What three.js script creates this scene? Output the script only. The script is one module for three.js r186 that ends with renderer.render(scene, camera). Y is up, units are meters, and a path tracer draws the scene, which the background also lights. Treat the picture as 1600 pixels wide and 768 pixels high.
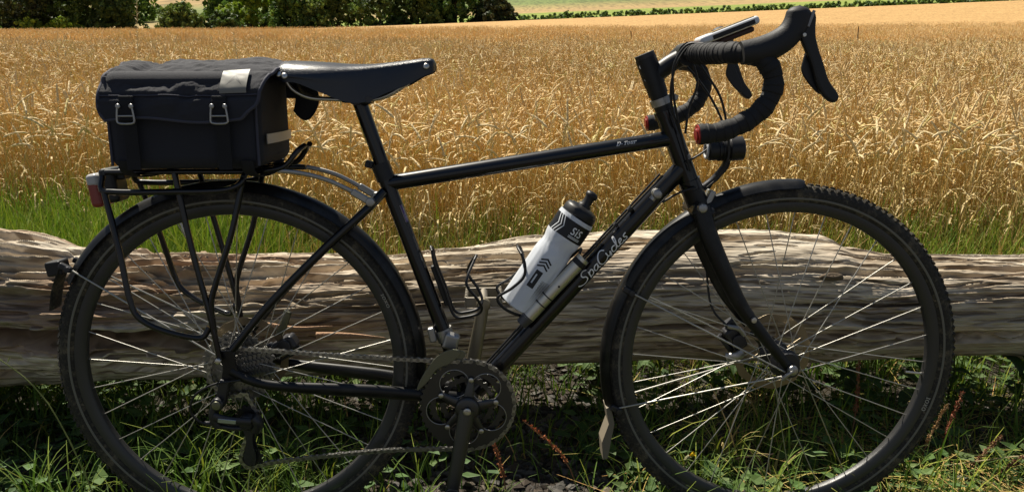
import * as THREE from 'three';
import { mergeGeometries, mergeVertices, toCreasedNormals } from 'three/addons/utils/BufferGeometryUtils.js';
import { RoundedBoxGeometry } from 'three/addons/geometries/RoundedBoxGeometry.js';

// ------------------------------------------------------------------ camera, sky, sun, exposure
const scene = new THREE.Scene();
const camera = new THREE.PerspectiveCamera(35.49, 1600 / 768, 0.05, 4000);
camera.position.set(0, 0.9926, 1.3719);
camera.rotation.order = 'YXZ';
camera.rotation.set(-0.28127, -0.0287, 0.0024);

const SUN = new THREE.Vector3(-0.36, 1.0, -0.57).normalize();     // high, from behind the log and a little to the left
// summer sky: blue overhead, paling to the horizon, with broken white cloud all round
function skyNoise(x, y, z) { let r = 0, a = 0.5; const h = (i, j, k) => { let n = Math.imul(i, 374761393) ^ Math.imul(j, 668265263) ^ Math.imul(k, 1440662683); n = Math.imul(n ^ n >>> 13, 1274126177); return ((n ^ n >>> 16) >>> 0) / 4294967296; };
  for (let o = 0; o < 5; o++) { const i = Math.floor(x), j = Math.floor(y), k = Math.floor(z), f = t => t * t * (3 - 2 * t), u = f(x - i), v = f(y - j), w = f(z - k), l = (p, q, t) => p + (q - p) * t;
    r += a * l(l(l(h(i, j, k), h(i + 1, j, k), u), l(h(i, j + 1, k), h(i + 1, j + 1, k), u), v), l(l(h(i, j, k + 1), h(i + 1, j, k + 1), u), l(h(i, j + 1, k + 1), h(i + 1, j + 1, k + 1), u), v), w); x = x * 2.1 + 3.1; y = y * 2.1 + 1.7; z = z * 2.1 + 5.3; a *= 0.5; } return r; }
{
  const W = 512, H = 256, d = new Float32Array(W * H * 4);
  for (let j = 0; j < H; j++) for (let i = 0; i < W; i++) {
    const el = ((j + 0.5) / H - 0.5) * Math.PI, az = (i + 0.5) / W * Math.PI * 2, y = Math.sin(el), cx = Math.cos(az) * Math.cos(el), cz = Math.sin(az) * Math.cos(el);
    const up = Math.max(0, y), t = Math.pow(1 - up, 3), q = 1 / (up + 0.25), n = skyNoise(cx * q * 1.6 + 9, 4, cz * q * 1.6 + 2), c = Math.min(1, Math.max(0, (n - 0.46) / 0.16)) * 0.9;
    const blue = [0.13 + 0.30 * t, 0.23 + 0.27 * t, 0.44 + 0.14 * t], o = (j * W + i) * 4, white = 0.46 + 0.22 * n;
    for (let k = 0; k < 3; k++) d[o + k] = 0.31 * (blue[k] * (1 - c) + white * [1, 0.985, 0.95][k] * c);
    d[o + 3] = 1;
  }
  const t = new THREE.DataTexture(d, W, H, THREE.RGBAFormat, THREE.FloatType); t.mapping = THREE.EquirectangularReflectionMapping; t.magFilter = t.minFilter = THREE.LinearFilter; t.wrapS = THREE.RepeatWrapping; t.needsUpdate = true;
  scene.background = t; scene.environment = t;
}

const sun = new THREE.DirectionalLight(new THREE.Color(1.0, 0.93, 0.80), 5);
sun.name = 'sun_light';
sun.position.copy(SUN).multiplyScalar(60);
sun.castShadow = true;
sun.shadow.mapSize.set(4096, 4096);
Object.assign(sun.shadow.camera, { left: -8, right: 8, top: 8, bottom: -8, near: 1, far: 140 });
scene.add(sun, sun.target);

const renderer = new THREE.WebGLRenderer({ antialias: true });
renderer.toneMapping = THREE.LinearToneMapping;
renderer.toneMappingExposure = 1.6;
renderer.shadowMap.enabled = true;

// ------------------------------------------------------------------ helpers
function rng(seed) {
  let a = seed >>> 0;
  return () => { a |= 0; a = a + 0x6D2B79F5 | 0; let t = Math.imul(a ^ a >>> 15, 1 | a); t = t + Math.imul(t ^ t >>> 7, 61 | t) ^ t; return ((t ^ t >>> 14) >>> 0) / 4294967296; };
}
const V = (x, y, z = 0) => new THREE.Vector3(x, y, z);
const clamp = (x, a = 0, b = 1) => Math.min(b, Math.max(a, x));
const mix = (a, b, t) => a + (b - a) * t;
const smooth = (a, b, x) => { const t = clamp((x - a) / (b - a)); return t * t * (3 - 2 * t); };
function hash(x, y, s) { let h = Math.imul(x, 374761393) ^ Math.imul(y, 668265263) ^ Math.imul(s, 2147483647 ^ 0x5bd1e995); h = Math.imul(h ^ h >>> 13, 1274126177); return ((h ^ h >>> 16) >>> 0) / 4294967296; }
function noise(x, y, s = 1) {
  const i = Math.floor(x), j = Math.floor(y), u = x - i, v = y - j, a = u * u * (3 - 2 * u), b = v * v * (3 - 2 * v);
  return mix(mix(hash(i, j, s), hash(i + 1, j, s), a), mix(hash(i, j + 1, s), hash(i + 1, j + 1, s), a), b);
}
function fbm(x, y, o = 4, s = 1) { let r = 0, a = 0.5, t = 0; for (let k = 0; k < o; k++) { r += a * noise(x, y, s + k); t += a; x = x * 2.03 + 7.1; y = y * 2.03 + 3.7; a *= 0.5; } return r / t; }

const taken = new Map();
function numbered(name) { const n = taken.get(name) || 0; taken.set(name, n + 1); return n ? `${name}_${String(n).padStart(3, '0')}` : name; }
const origin = new Map();                                       // a thing's base, in the frame its parts are drawn in
function shade(o) { o.traverse(c => { if (c.isMesh) { c.castShadow = true; c.receiveShadow = true; } }); return o; }
function tag(o, label, category, group, kind) { o.userData = { label, category }; if (group) o.userData.group = group; if (kind) o.userData.kind = kind; return o; }
function thing(name, label, category, base = V(0, 0, 0), group, rotX = 0) {
  const g = new THREE.Group(); g.name = numbered(name); scene.add(g);
  origin.set(g, base.clone());
  g.position.copy(base).applyAxisAngle(V(1, 0, 0), rotX); g.rotation.x = rotX;
  return tag(g, label, category, group);
}
function part(parent, name, geo, mat) {
  const o = origin.get(parent) || V(0, 0, 0);
  const g = geo.clone ? geo.clone() : geo; g.translate(-o.x, -o.y, -o.z);
  const m = new THREE.Mesh(g, mat); m.name = name; m.castShadow = m.receiveShadow = true;
  parent.add(m); origin.set(m, o.clone());
  return m;
}
function assembly(parent, name, centre) {                        // a part that has sub-parts only
  const o = origin.get(parent) || V(0, 0, 0), g = new THREE.Group(); g.name = name;
  g.position.set(centre.x - o.x, centre.y - o.y, centre.z - o.z); parent.add(g); origin.set(g, centre.clone());
  return g;
}
const merge = list => mergeGeometries(list.map(g => { const h = g.index ? g.toNonIndexed() : g.clone(); for (const k of Object.keys(h.attributes)) if (!['position', 'normal', 'uv'].includes(k)) h.deleteAttribute(k); if (!h.attributes.uv) h.setAttribute('uv', new THREE.Float32BufferAttribute(new Float32Array(h.attributes.position.count * 2), 2)); return h; }));

// grid surface from f(u, v) -> Vector3, u,v in 0..1; uv in metres if su, sv are given
function surface(nu, nv, f, su = 1, sv = 1) {
  const p = [], uv = [], ix = [];
  for (let j = 0; j <= nv; j++) for (let i = 0; i <= nu; i++) { const q = f(i / nu, j / nv); p.push(q.x, q.y, q.z); uv.push(i / nu * su, j / nv * sv); }
  for (let j = 0; j < nv; j++) for (let i = 0; i < nu; i++) { const a = j * (nu + 1) + i, b = a + nu + 1; ix.push(a, a + 1, b, b, a + 1, b + 1); }
  const g = new THREE.BufferGeometry(); g.setAttribute('position', new THREE.Float32BufferAttribute(p, 3)); g.setAttribute('uv', new THREE.Float32BufferAttribute(uv, 2)); g.setIndex(ix); g.computeVertexNormals();
  return g;
}
// tube of varying elliptical section along points; rad(t) -> r or [across the bike, in the bike's plane]
function sweep(pts, rad, { seg = 0, sides = 12, closed = false, straight = false, caps = true } = {}) {
  const P = pts.map(p => Array.isArray(p) ? V(...p) : p);
  let C;
  if (straight || P.length === 2) { C = new THREE.CurvePath(); for (let i = 0; i + 1 < P.length; i++) C.add(new THREE.LineCurve3(P[i], P[i + 1])); } else C = new THREE.CatmullRomCurve3(P, closed, 'centripetal');
  const n = seg || (P.length === 2 ? 1 : P.length * 8);
  const len = C.getLength(), R = t => { const r = typeof rad === 'function' ? rad(t) : rad; return Array.isArray(r) ? r : [r, r]; };
  const pos = [], uv = [], ix = [];
  let N = null;
  for (let i = 0; i <= n; i++) {
    const t = i / n, c = C.getPointAt(t), T = C.getTangentAt(clamp(t, 1e-4, 1 - 1e-4)).normalize();
    if (!N) { N = V(0, 0, 1); if (Math.abs(T.z) > 0.9) N = V(0, 1, 0); }
    N = N.clone().addScaledVector(T, -N.dot(T)).normalize();
    const B = T.clone().cross(N), [a, b] = R(t);
    for (let k = 0; k <= sides; k++) {
      const th = k / sides * Math.PI * 2;
      const q = c.clone().addScaledVector(N, Math.cos(th) * a).addScaledVector(B, Math.sin(th) * b);
      pos.push(q.x, q.y, q.z); uv.push(t * len, k / sides * Math.PI * (a + b));
    }
  }
  for (let i = 0; i < n; i++) for (let k = 0; k < sides; k++) { const a = i * (sides + 1) + k, b = a + sides + 1; ix.push(a, a + 1, b, b, a + 1, b + 1); }
  let g = new THREE.BufferGeometry();
  g.setAttribute('position', new THREE.Float32BufferAttribute(pos, 3)); g.setAttribute('uv', new THREE.Float32BufferAttribute(uv, 2)); g.setIndex(ix); g.computeVertexNormals();
  // weld the seam's normals
  const nn = g.attributes.normal;
  for (let i = 0; i <= n; i++) { const a = i * (sides + 1), b = a + sides; const v = V(nn.getX(a) + nn.getX(b), nn.getY(a) + nn.getY(b), nn.getZ(a) + nn.getZ(b)).normalize(); nn.setXYZ(a, v.x, v.y, v.z); nn.setXYZ(b, v.x, v.y, v.z); }
  if (caps && !closed) {
    const cap = (i, flip) => {
      const c = C.getPointAt(i / n), p = [c.x, c.y, c.z], u = [0, 0], x = [];
      for (let k = 0; k <= sides; k++) { const o = (i * (sides + 1) + k) * 3; p.push(pos[o], pos[o + 1], pos[o + 2]); u.push(0, 0); }
      for (let k = 1; k <= sides; k++) flip ? x.push(0, k, k + 1) : x.push(0, k + 1, k);
      const q = new THREE.BufferGeometry(); q.setAttribute('position', new THREE.Float32BufferAttribute(p, 3)); q.setAttribute('uv', new THREE.Float32BufferAttribute(u, 2)); q.setIndex(x); q.computeVertexNormals(); return q;
    };
    g = merge([g, cap(0, false), cap(n, true)]);
  }
  return g;
}
const rod = (a, b, r, sides = 10) => sweep([a, b], r, { sides });
function rbox(w, h, d, r, x = 0, y = 0, z = 0, rz = 0, seg = 3) { const g = new RoundedBoxGeometry(w, h, d, seg, Math.min(r, w / 2.01, h / 2.01, d / 2.01)); if (rz) g.rotateZ(rz); g.translate(x, y, z); return g; }
function ringLathe(profile, cx, cy, cz, n = 96) {                // profile of [radius, z], turned round the wheel's axle
  const g = new THREE.LatheGeometry(profile.map(([r, z]) => new THREE.Vector2(r, z)), n); g.rotateX(Math.PI / 2); g.translate(cx, cy, cz); return g;
}
function disc(r, t, cx, cy, cz, n = 24, bev = 0.1) { const b = Math.min(r, t) * bev; return ringLathe([[0.0001, -t / 2], [r - b, -t / 2], [r, -t / 2 + b], [r, t / 2 - b], [r - b, t / 2], [0.0001, t / 2]], cx, cy, cz, n); }
function plate(pts, t, z, bev = 0.0008, holes = []) {
  const s = new THREE.Shape(pts.map(([x, y]) => new THREE.Vector2(x, y)));
  for (const [hx, hy, hr] of holes) { const h = new THREE.Path(); h.absarc(hx, hy, hr, 0, Math.PI * 2, true); s.holes.push(h); }
  const g = new THREE.ExtrudeGeometry(s, { depth: t - 2 * bev, bevelEnabled: bev > 0, bevelThickness: bev, bevelSize: bev, bevelSegments: 2, curveSegments: 20 });
  g.translate(0, 0, z - t / 2 + bev); return g;
}
function smoothOutline(pts, n = 40) { const c = new THREE.CatmullRomCurve3(pts.map(([x, y]) => V(x, y, 0)), true, 'centripetal'); return c.getPoints(n).slice(0, n).map(p => [p.x, p.y]); }
// part of a cylinder's skin round the axis A-B, angles from +z; u runs A to B
function skin(A, B, r, a0, a1, nu = 8, nv = 14) {
  const T = B.clone().sub(A).normalize(), N = V(0, 0, 1).addScaledVector(T, -T.z).normalize(), U = N.clone().cross(T);
  return surface(nu, nv, (u, v) => { const th = mix(a0, a1, v); return A.clone().lerp(B, u).addScaledVector(N, Math.cos(th) * r).addScaledVector(U, Math.sin(th) * r); });
}

// ------------------------------------------------------------------ procedural textures
function dataTex(w, h, f, srgb = true, rx = 1, ry = 1) {
  const d = new Uint8Array(w * h * 4);
  for (let j = 0; j < h; j++) for (let i = 0; i < w; i++) { const c = f(i / w, j / h), o = (j * w + i) * 4; d[o] = clamp(c[0]) * 255; d[o + 1] = clamp(c[1]) * 255; d[o + 2] = clamp(c[2]) * 255; d[o + 3] = 255; }
  const t = new THREE.DataTexture(d, w, h); t.wrapS = t.wrapT = THREE.RepeatWrapping; t.magFilter = THREE.LinearFilter; t.minFilter = THREE.LinearMipmapLinearFilter; t.generateMipmaps = true; t.repeat.set(rx, ry);
  if (srgb) t.colorSpace = THREE.SRGBColorSpace; t.needsUpdate = true; return t;
}
function canvasTex(w, h, draw) { const c = document.createElement('canvas'); c.width = w; c.height = h; draw(c.getContext('2d'), w, h); const t = new THREE.CanvasTexture(c); t.colorSpace = THREE.SRGBColorSpace; t.magFilter = THREE.LinearFilter; return t; }
const std = (r, g, b, rough = 0.6, extra = {}) => new THREE.MeshStandardMaterial({ color: new THREE.Color().setRGB(r, g, b), roughness: rough, ...extra });
const phys = (r, g, b, rough, extra = {}) => new THREE.MeshPhysicalMaterial({ color: new THREE.Color().setRGB(r, g, b), roughness: rough, ...extra });

const grainTex = dataTex(256, 256, (u, v) => { const n = 0.55 * noise(u * 128, v * 128, 3) + 0.45 * noise(u * 64, v * 64, 9); return [n, n, n]; }, false, 6, 6);
const weaveTex = dataTex(128, 128, (u, v) => { const a = Math.abs(Math.sin(u * Math.PI * 32)), b = Math.abs(Math.sin(v * Math.PI * 32)), n = (Math.floor(u * 32) + Math.floor(v * 32)) % 2 ? a : b; const k = 0.65 * n + 0.35 * noise(u * 64, v * 64, 5); return [k, k, k]; }, false, 14, 14);
const mudTex = dataTex(512, 512, (u, v) => { const n = 0.6 * fbm(u * 14, v * 14, 4, 21) + 0.4 * fbm(u * 60, v * 60, 3, 25), d = smooth(0.36, 0.86, n), g = 0.8 + 0.4 * noise(u * 256, v * 256, 2); const c = [mix(0.19, 0.45, d) * g, mix(0.18, 0.41, d) * g, mix(0.16, 0.33, d) * g]; return c; }, true, 4, 4);
const dustyBlackTex = dataTex(512, 512, (u, v) => { const n = fbm(u * 9, v * 9, 5, 41), d = smooth(0.5, 0.75, n); const k = mix(0.065, 0.17, d) * (0.85 + 0.3 * noise(u * 200, v * 200, 6)); return [k, k * 0.985, k * 0.94]; }, true, 3, 3);

const M = {
  paint: phys(0.003, 0.003, 0.004, 0.35, { specularIntensity: 0.4, clearcoat: 0.85, clearcoatRoughness: 0.05, bumpMap: grainTex, bumpScale: 0.00002 }),
  paintDusty: phys(0.6, 0.6, 0.6, 0.5, { map: dustyBlackTex, specularIntensity: 0.6, clearcoat: 0.35, clearcoatRoughness: 0.25 }),
  guard: phys(0.7, 0.7, 0.7, 0.48, { map: dustyBlackTex, specularIntensity: 0.6, clearcoat: 0.35, clearcoatRoughness: 0.2 }),
  rubber: std(1, 1, 1, 0.92, { map: mudTex, bumpMap: grainTex, bumpScale: 0.0004 }),
  stripe: std(0.17, 0.16, 0.13, 0.6),
  rim: phys(0.07, 0.07, 0.07, 0.38, { metalness: 0.6, bumpMap: grainTex, bumpScale: 0.0001 }),
  steel: std(0.62, 0.60, 0.55, 0.32, { metalness: 1 }),
  spoke: std(0.52, 0.50, 0.45, 0.42, { metalness: 0.85 }),
  alloy: std(0.42, 0.41, 0.39, 0.42, { metalness: 0.9 }),
  darkMetal: std(0.055, 0.055, 0.058, 0.42, { metalness: 0.7 }),
  ringMetal: std(0.085, 0.083, 0.08, 0.36, { metalness: 0.85 }),
  blackPlastic: std(0.008, 0.008, 0.009, 0.46),
  grip: std(0.011, 0.011, 0.012, 0.75, { bumpMap: grainTex, bumpScale: 0.0003 }),
  hood: std(0.014, 0.014, 0.015, 0.62, { bumpMap: grainTex, bumpScale: 0.0002 }),
  red: std(0.28, 0.015, 0.012, 0.4),
  leather: phys(0.007, 0.009, 0.015, 0.30, { clearcoat: 0.4, clearcoatRoughness: 0.3, bumpMap: grainTex, bumpScale: 0.00025 }),
  canvas: std(0.027, 0.028, 0.036, 0.85, { bumpMap: weaveTex, bumpScale: 0.0004 }),
  webbing: std(0.010, 0.010, 0.012, 0.8, { bumpMap: weaveTex, bumpScale: 0.0003 }),
  piping: std(0.055, 0.056, 0.078, 0.8),
  white: std(0.75, 0.76, 0.78, 0.4),
  cable: std(0.012, 0.012, 0.012, 0.45),
  rotor: std(0.26, 0.21, 0.14, 0.38, { metalness: 0.9 }),
  greenSteel: std(0.20, 0.20, 0.14, 0.4, { metalness: 0.8 }),
};

// ------------------------------------------------------------------ terrain
function terrain(x, z) {
  const d = -z;
  const near = mix(0, -0.02, smooth(0.8, 1.6, d)) + (fbm(x * 3 + 9, z * 3, 3, 61) - 0.5) * 0.05 * smooth(-0.05, -0.5, z) ;
  const xx = clamp(x, -110, 110), far = 0.80 + 0.0425 * xx;
  const s = smooth(14, 118, d);
  let y = mix(near, far, s);
  if (d > 108) y += (d - 108) * 0.045 + Math.pow(Math.max(0, d - 150) / 100, 2) * 2.0;
  return y;
}
{
  const zs = []; for (let z = 4; z > -3; z -= 0.12) zs.push(z); for (let z = -3; z > -30; z -= 1) zs.push(z); for (let z = -30; z > -160; z -= 4) zs.push(z); for (let z = -160; z >= -900; z -= 40) zs.push(z);
  const xs = []; for (let x = -900; x < -100; x += 50) xs.push(x); for (let x = -100; x < -5; x += 5) xs.push(x); for (let x = -5; x < 5; x += 0.16) xs.push(x); for (let x = 5; x < 100; x += 5) xs.push(x); for (let x = 100; x <= 900; x += 50) xs.push(x);
  const g = surface(xs.length - 1, zs.length - 1, (u, v) => { const x = xs[Math.round(u * (xs.length - 1))], z = zs[Math.round(v * (zs.length - 1))]; return V(x, terrain(x, z), z); });
  const p = g.attributes.position, col = [];
  for (let i = 0; i < p.count; i++) {
    const x = p.getX(i), z = p.getZ(i), d = -z; let c;
    if (d < 1.5) c = [0.045, 0.036, 0.024];                       // dark earth
    else if (d < 109) c = [0.13, 0.085, 0.035];                    // stubble earth under the wheat
    else if (d < 150) c = [0.24, 0.30, 0.045];                     // pasture
    else if (d < 165 || (d > 260 && d < 420)) c = [0.40, 0.27, 0.11];
    else c = [0.15, 0.19, 0.05];
    const n = 0.8 + 0.4 * fbm(x * 0.6, z * 0.6, 3, 5); col.push(c[0] * n, c[1] * n, c[2] * n);
  }
  g.setAttribute('color', new THREE.Float32BufferAttribute(col, 3));
  const soil = dataTex(256, 256, (u, v) => { const n = 0.6 + 0.7 * fbm(u * 24, v * 24, 4, 77); return [n, n, n]; }, true, 60, 60);
  const m = new THREE.Mesh(g, std(1, 1, 1, 1, { vertexColors: true, map: soil })); m.name = 'ground'; m.receiveShadow = true; m.castShadow = true;
  m.userData = { kind: 'structure', label: 'earth, pasture and fields rolling up to the horizon', category: 'ground' }; scene.add(m);
}

// ------------------------------------------------------------------ raw triangle builder for plants
class Soup {
  constructor() { this.p = []; this.c = []; this.n = []; }
  tri(a, b, c, k) { this.p.push(a.x, a.y, a.z, b.x, b.y, b.z, c.x, c.y, c.z); for (let i = 0; i < 3; i++) this.c.push(k[0], k[1], k[2]); }
  quad(a, b, c, d, k) { this.tri(a, b, c, k); this.tri(a, c, d, k); }
  tube(pts, rad, sides, k, flat = 1) {                            // thin stems and ears
    let prev = null;
    for (let i = 0; i < pts.length; i++) {
      const T = pts[Math.min(i + 1, pts.length - 1)].clone().sub(pts[Math.max(i - 1, 0)]).normalize();
      let N = Math.abs(T.z) < 0.9 ? V(0, 0, 1) : V(1, 0, 0); N.addScaledVector(T, -N.dot(T)).normalize(); const B = T.clone().cross(N), ring = [];
      for (let s = 0; s < sides; s++) { const a = s / sides * Math.PI * 2 + (i % 2) * 0.4; ring.push(pts[i].clone().addScaledVector(N, Math.cos(a) * rad[i]).addScaledVector(B, Math.sin(a) * rad[i] * flat)); }
      if (prev) for (let s = 0; s < sides; s++) this.quad(prev[s], prev[(s + 1) % sides], ring[(s + 1) % sides], ring[s], k);
      prev = ring;
    }
  }
  ribbon(pts, w, side, k, k2) {
    let prev = null;
    for (let i = 0; i < pts.length; i++) {
      const t = i / (pts.length - 1), ww = w * (t < 0.25 ? 0.6 + 1.6 * t : 1 - (t - 0.25) / 0.75) + 0.0004;
      const a = pts[i].clone().addScaledVector(side, ww), b = pts[i].clone().addScaledVector(side, -ww), mid = pts[i].clone().add(V(0, -ww * 0.5, 0));
      const kk = k2 ? k.map((x, q) => mix(x, k2[q], t)) : k;
      if (prev) { this.quad(prev[0], prev[2], mid, a, kk); this.quad(prev[2], prev[1], b, mid, kk); }
      prev = [a, b, mid];
    }
  }
  geo() {
    const g = new THREE.BufferGeometry(); g.setAttribute('position', new THREE.Float32BufferAttribute(this.p, 3)); g.setAttribute('color', new THREE.Float32BufferAttribute(this.c, 3)); g.computeVertexNormals(); return g;
  }
}
const treeLeaf = new THREE.MeshPhysicalMaterial({ color: 0xffffff, vertexColors: true, roughness: 0.7, specularIntensity: 0.5, side: THREE.DoubleSide, transmission: 0.5, thickness: 0 });
const straw = std(1, 1, 1, 0.8, { vertexColors: true, side: THREE.DoubleSide });
const leafy = new THREE.MeshPhysicalMaterial({ color: 0xffffff, vertexColors: true, roughness: 0.75, specularIntensity: 0.5, side: THREE.DoubleSide, transmission: 0.35, thickness: 0 });

// ------------------------------------------------------------------ wheat
function stalkShape(r, low = false) {
  const h = mix(0.50, 0.66, r()), a = r() * Math.PI * 2, lean = 0.02 + 0.09 * r(), droop = r() < 0.68 ? mix(0.4, 2.0, r()) : mix(0.05, 0.4, r());
  const dx = Math.cos(a), dz = Math.sin(a), P = [V(0, 0, 0)], n = low ? 2 : 3;
  for (let i = 1; i <= n; i++) { const t = i / n; P.push(V(dx * lean * t * t, h * t, dz * lean * t * t)); }
  const E = [P[P.length - 1].clone()], L = mix(0.068, 0.10, r()), k = low ? 4 : 8;
  let ang = Math.atan2(lean * 2, h), q = E[0].clone();
  const neck = low ? 1 : 2;                                        // the hooked neck under the ear
  for (let i = 0; i < neck; i++) { ang += (droop * 0.55) / neck; q = q.clone().add(V(dx * Math.sin(ang), Math.cos(ang), dz * Math.sin(ang)).multiplyScalar(0.02 / neck * 1.4)); P.push(q.clone()); }
  E[0] = q.clone();
  for (let i = 1; i <= k; i++) { ang += droop * 0.45 / k; q = q.clone().add(V(dx * Math.sin(ang), Math.cos(ang), dz * Math.sin(ang)).multiplyScalar(L / k)); E.push(q.clone()); }
  return { P, E, h, dx, dz };
}
const earK = [0.68, 0.53, 0.285], stemK = [0.60, 0.43, 0.16], leafK = [0.56, 0.44, 0.21];
function addStem(s, { P }, low) { s.tube(P, P.map((_, i) => i === P.length - 1 ? 0.0009 : 0.0015), low ? 2 : 3, low ? earK : stemK); }
function addEar(s, { E }, low) { s.tube(E, E.map((_, i) => i === 0 ? 0.003 : i === E.length - 1 ? 0.0012 : (0.0049 + 0.0015 * (i % 2)) * (1 - 0.35 * i / E.length)), low ? 4 : 5, earK, 0.72); }
function addAwns(s, { E }) { for (let i = 2; i < E.length; i += 2) { const d = E[i].clone().sub(E[i - 1]).normalize(); for (const sd of [-1, 1]) { const o = V(d.y, -d.x, 0.3 * sd).multiplyScalar(0.35 * sd); const e = E[i].clone().addScaledVector(d.clone().add(o).normalize(), 0.03); s.tri(E[i], E[i].clone().add(V(0.0012, 0, 0.0012)), e, earK); } } }
function addLeaf(s, { h }, r, n = 2) { for (let q = 0; q < n; q++) { const y = h * mix(0.35, 0.85, r()), a = r() * 6.3, L = mix(0.08, 0.18, r()), d = V(Math.cos(a), 0, Math.sin(a)), p = []; for (let i = 0; i <= 4; i++) { const t = i / 4; p.push(V(0, y, 0).addScaledVector(d, L * t).add(V(0, 0.06 * Math.sin(t * 2.4) - 0.13 * t * t, 0))); } s.ribbon(p, 0.0032, V(-d.z, 0, d.x), leafK); } }

const tints = [[1, 1, 1], [1.12, 1.08, 1.0], [1.0, 0.89, 0.72], [0.90, 0.80, 0.64], [1.06, 1.04, 1.0], [1.0, 0.88, 0.7], [0.9, 0.95, 0.7]];
function tintOf(r, x, z) { const t = tints[Math.floor(r() * tints.length)], n = mix(0.82, 1.15, fbm(x * 0.5, z * 0.5, 3, 31)); return new THREE.Color().setRGB(t[0] * n, t[1] * n, t[2] * n); }
const wheatField = new THREE.Group(); wheatField.name = 'wheat'; tag(wheatField, 'ripe golden wheat covering the field behind the fallen log', 'wheat', null, 'stuff'); scene.add(wheatField);
function scatter(parent, name, geos, mat, spots, r, tint = tintOf) {
  const per = geos.map(() => []); spots.forEach(s => per[Math.floor(r() * geos.length)].push(s));
  const m4 = new THREE.Matrix4(), q = new THREE.Quaternion(), up = V(0, 1, 0);
  geos.forEach((g, k) => {
    if (!per[k].length) return;
    const im = new THREE.InstancedMesh(g, mat, per[k].length); im.name = name;
    per[k].forEach(([x, y, z, sc, sy], i) => { q.setFromAxisAngle(up, r() * Math.PI * 2); m4.compose(V(x, y, z), q, V(sc, sy || sc, sc)); im.setMatrixAt(i, m4); im.setColorAt(i, tint(r, x, z)); });
    im.castShadow = im.receiveShadow = true; im.userData = { kind: 'stuff' }; parent.add(im);
  });
}
{
  const r = rng(11);
  const single = []; for (let k = 0; k < 14; k++) { const s = new Soup(), st = stalkShape(r); addStem(s, st); addEar(s, st); addAwns(s, st); addLeaf(s, st, r); single.push(s.geo()); }
  const clump = (n, R, low) => { const s = new Soup(); for (let k = 0; k < n; k++) { const st = stalkShape(r, low), o = V((r() - 0.5) * 2 * R, (r() - 0.5) * 0.07, (r() - 0.5) * 2 * R); for (const p of st.P) p.add(o); for (const p of st.E) p.add(o); addStem(s, st, low); addEar(s, st, low); if (!low) addLeaf(s, st, r); } return s.geo(); };
  const edge = x => -1.52 + 0.16 * (fbm(x * 1.7 + 5, 0, 3, 8) - 0.5) - 0.32 * smooth(-0.5, -1.4, x);   // the ragged near edge of the crop
  const spots = [];
  for (let d = 1.3; d < 5.2; d += 0.045) { const w = (d + 1.4) * 0.74 + 0.7, n = Math.round(2 * w * 0.045 * mix(720, 400, smooth(1.5, 5, d))); for (let k = 0; k < n; k++) { const x = (r() * 2 - 1) * w, z = -d - r() * 0.045; if (z > edge(x)) continue; spots.push([x, terrain(x, z) - 0.01, z, mix(0.86, 1.06, r()) * mix(0.92, 1.04, fbm(x * 0.9, z * 0.9, 2, 17))]); } }
  scatter(wheatField, 'wheat_stalks', single, straw, spots, r);
  const c1 = [0, 1, 2, 3, 4].map(() => clump(13, 0.13, false)), s1 = [];
  for (let d = 5.1; d < 14; d += 0.2) { const w = (d + 1.4) * 0.74 + 1, n = Math.round(2 * w * 0.2 * 26); for (let k = 0; k < n; k++) { const x = (r() * 2 - 1) * w, z = -d - r() * 0.2; s1.push([x, terrain(x, z), z, mix(0.9, 1.06, r())]); } }
  scatter(wheatField, 'wheat_clumps', c1, straw, s1, r);
  const c2 = [0, 1, 2, 3].map(() => clump(18, 0.26, true)), s2 = [];
  for (let d = 13.8; d < 46; d += 0.5) { const w = (d + 1.4) * 0.74 + 2, n = Math.round(2 * w * 0.5 * mix(11, 3.5, smooth(14, 40, d))); for (let k = 0; k < n; k++) { const x = (r() * 2 - 1) * w, z = -d - r() * 0.5; s2.push([x, terrain(x, z), z, mix(0.92, 1.08, r())]); } }
  scatter(wheatField, 'wheat_clumps', c2, straw, s2, r);
  // beyond, the ears close up into one canopy
  const rows = dataTex(1024, 1024, (u, v) => { const n = 0.45 * fbm(u * 160, v * 34, 3, 91) + 0.3 * noise(u * 512, v * 512, 7) + 0.25 * fbm(u * 7, v * 46, 4, 15), t = smooth(0.2, 0.8, n); return [mix(0.64, 0.92, t), mix(0.51, 0.76, t), mix(0.31, 0.51, t)]; }, true, 8, 6);
  const far = surface(120, 70, (u, v) => { const d = mix(15, 108, v), x = (u * 2 - 1) * (d * 0.8 + 30); return V(x, terrain(x, -d) + 0.50 + 0.03 * noise(x * 3, d * 3, 3), -d); });
  const cm = new THREE.Mesh(far, std(0.76, 0.72, 0.66, 1, { map: rows })); cm.name = 'wheat_canopy'; cm.castShadow = cm.receiveShadow = true; cm.userData = { kind: 'stuff' }; wheatField.add(cm);

  // the stalks of the near edge, one by one
  const protos = [];
  for (let k = 0; k < 8; k++) {
    const st = stalkShape(r), g = new THREE.Group(), c = tintOf(r, k, 1);
    const mk = (name, f) => { const s = new Soup(); f(s); const m = new THREE.Mesh(s.geo(), straw); m.name = name; m.castShadow = m.receiveShadow = true; g.add(m); };
    mk('stem', s => addStem(s, st)); mk('ear', s => { addEar(s, st); addAwns(s, st); }); for (let q = 0; q < 2; q++) mk('leaf', s => addLeaf(s, st, r, 1)); protos.push(g);
  }
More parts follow.
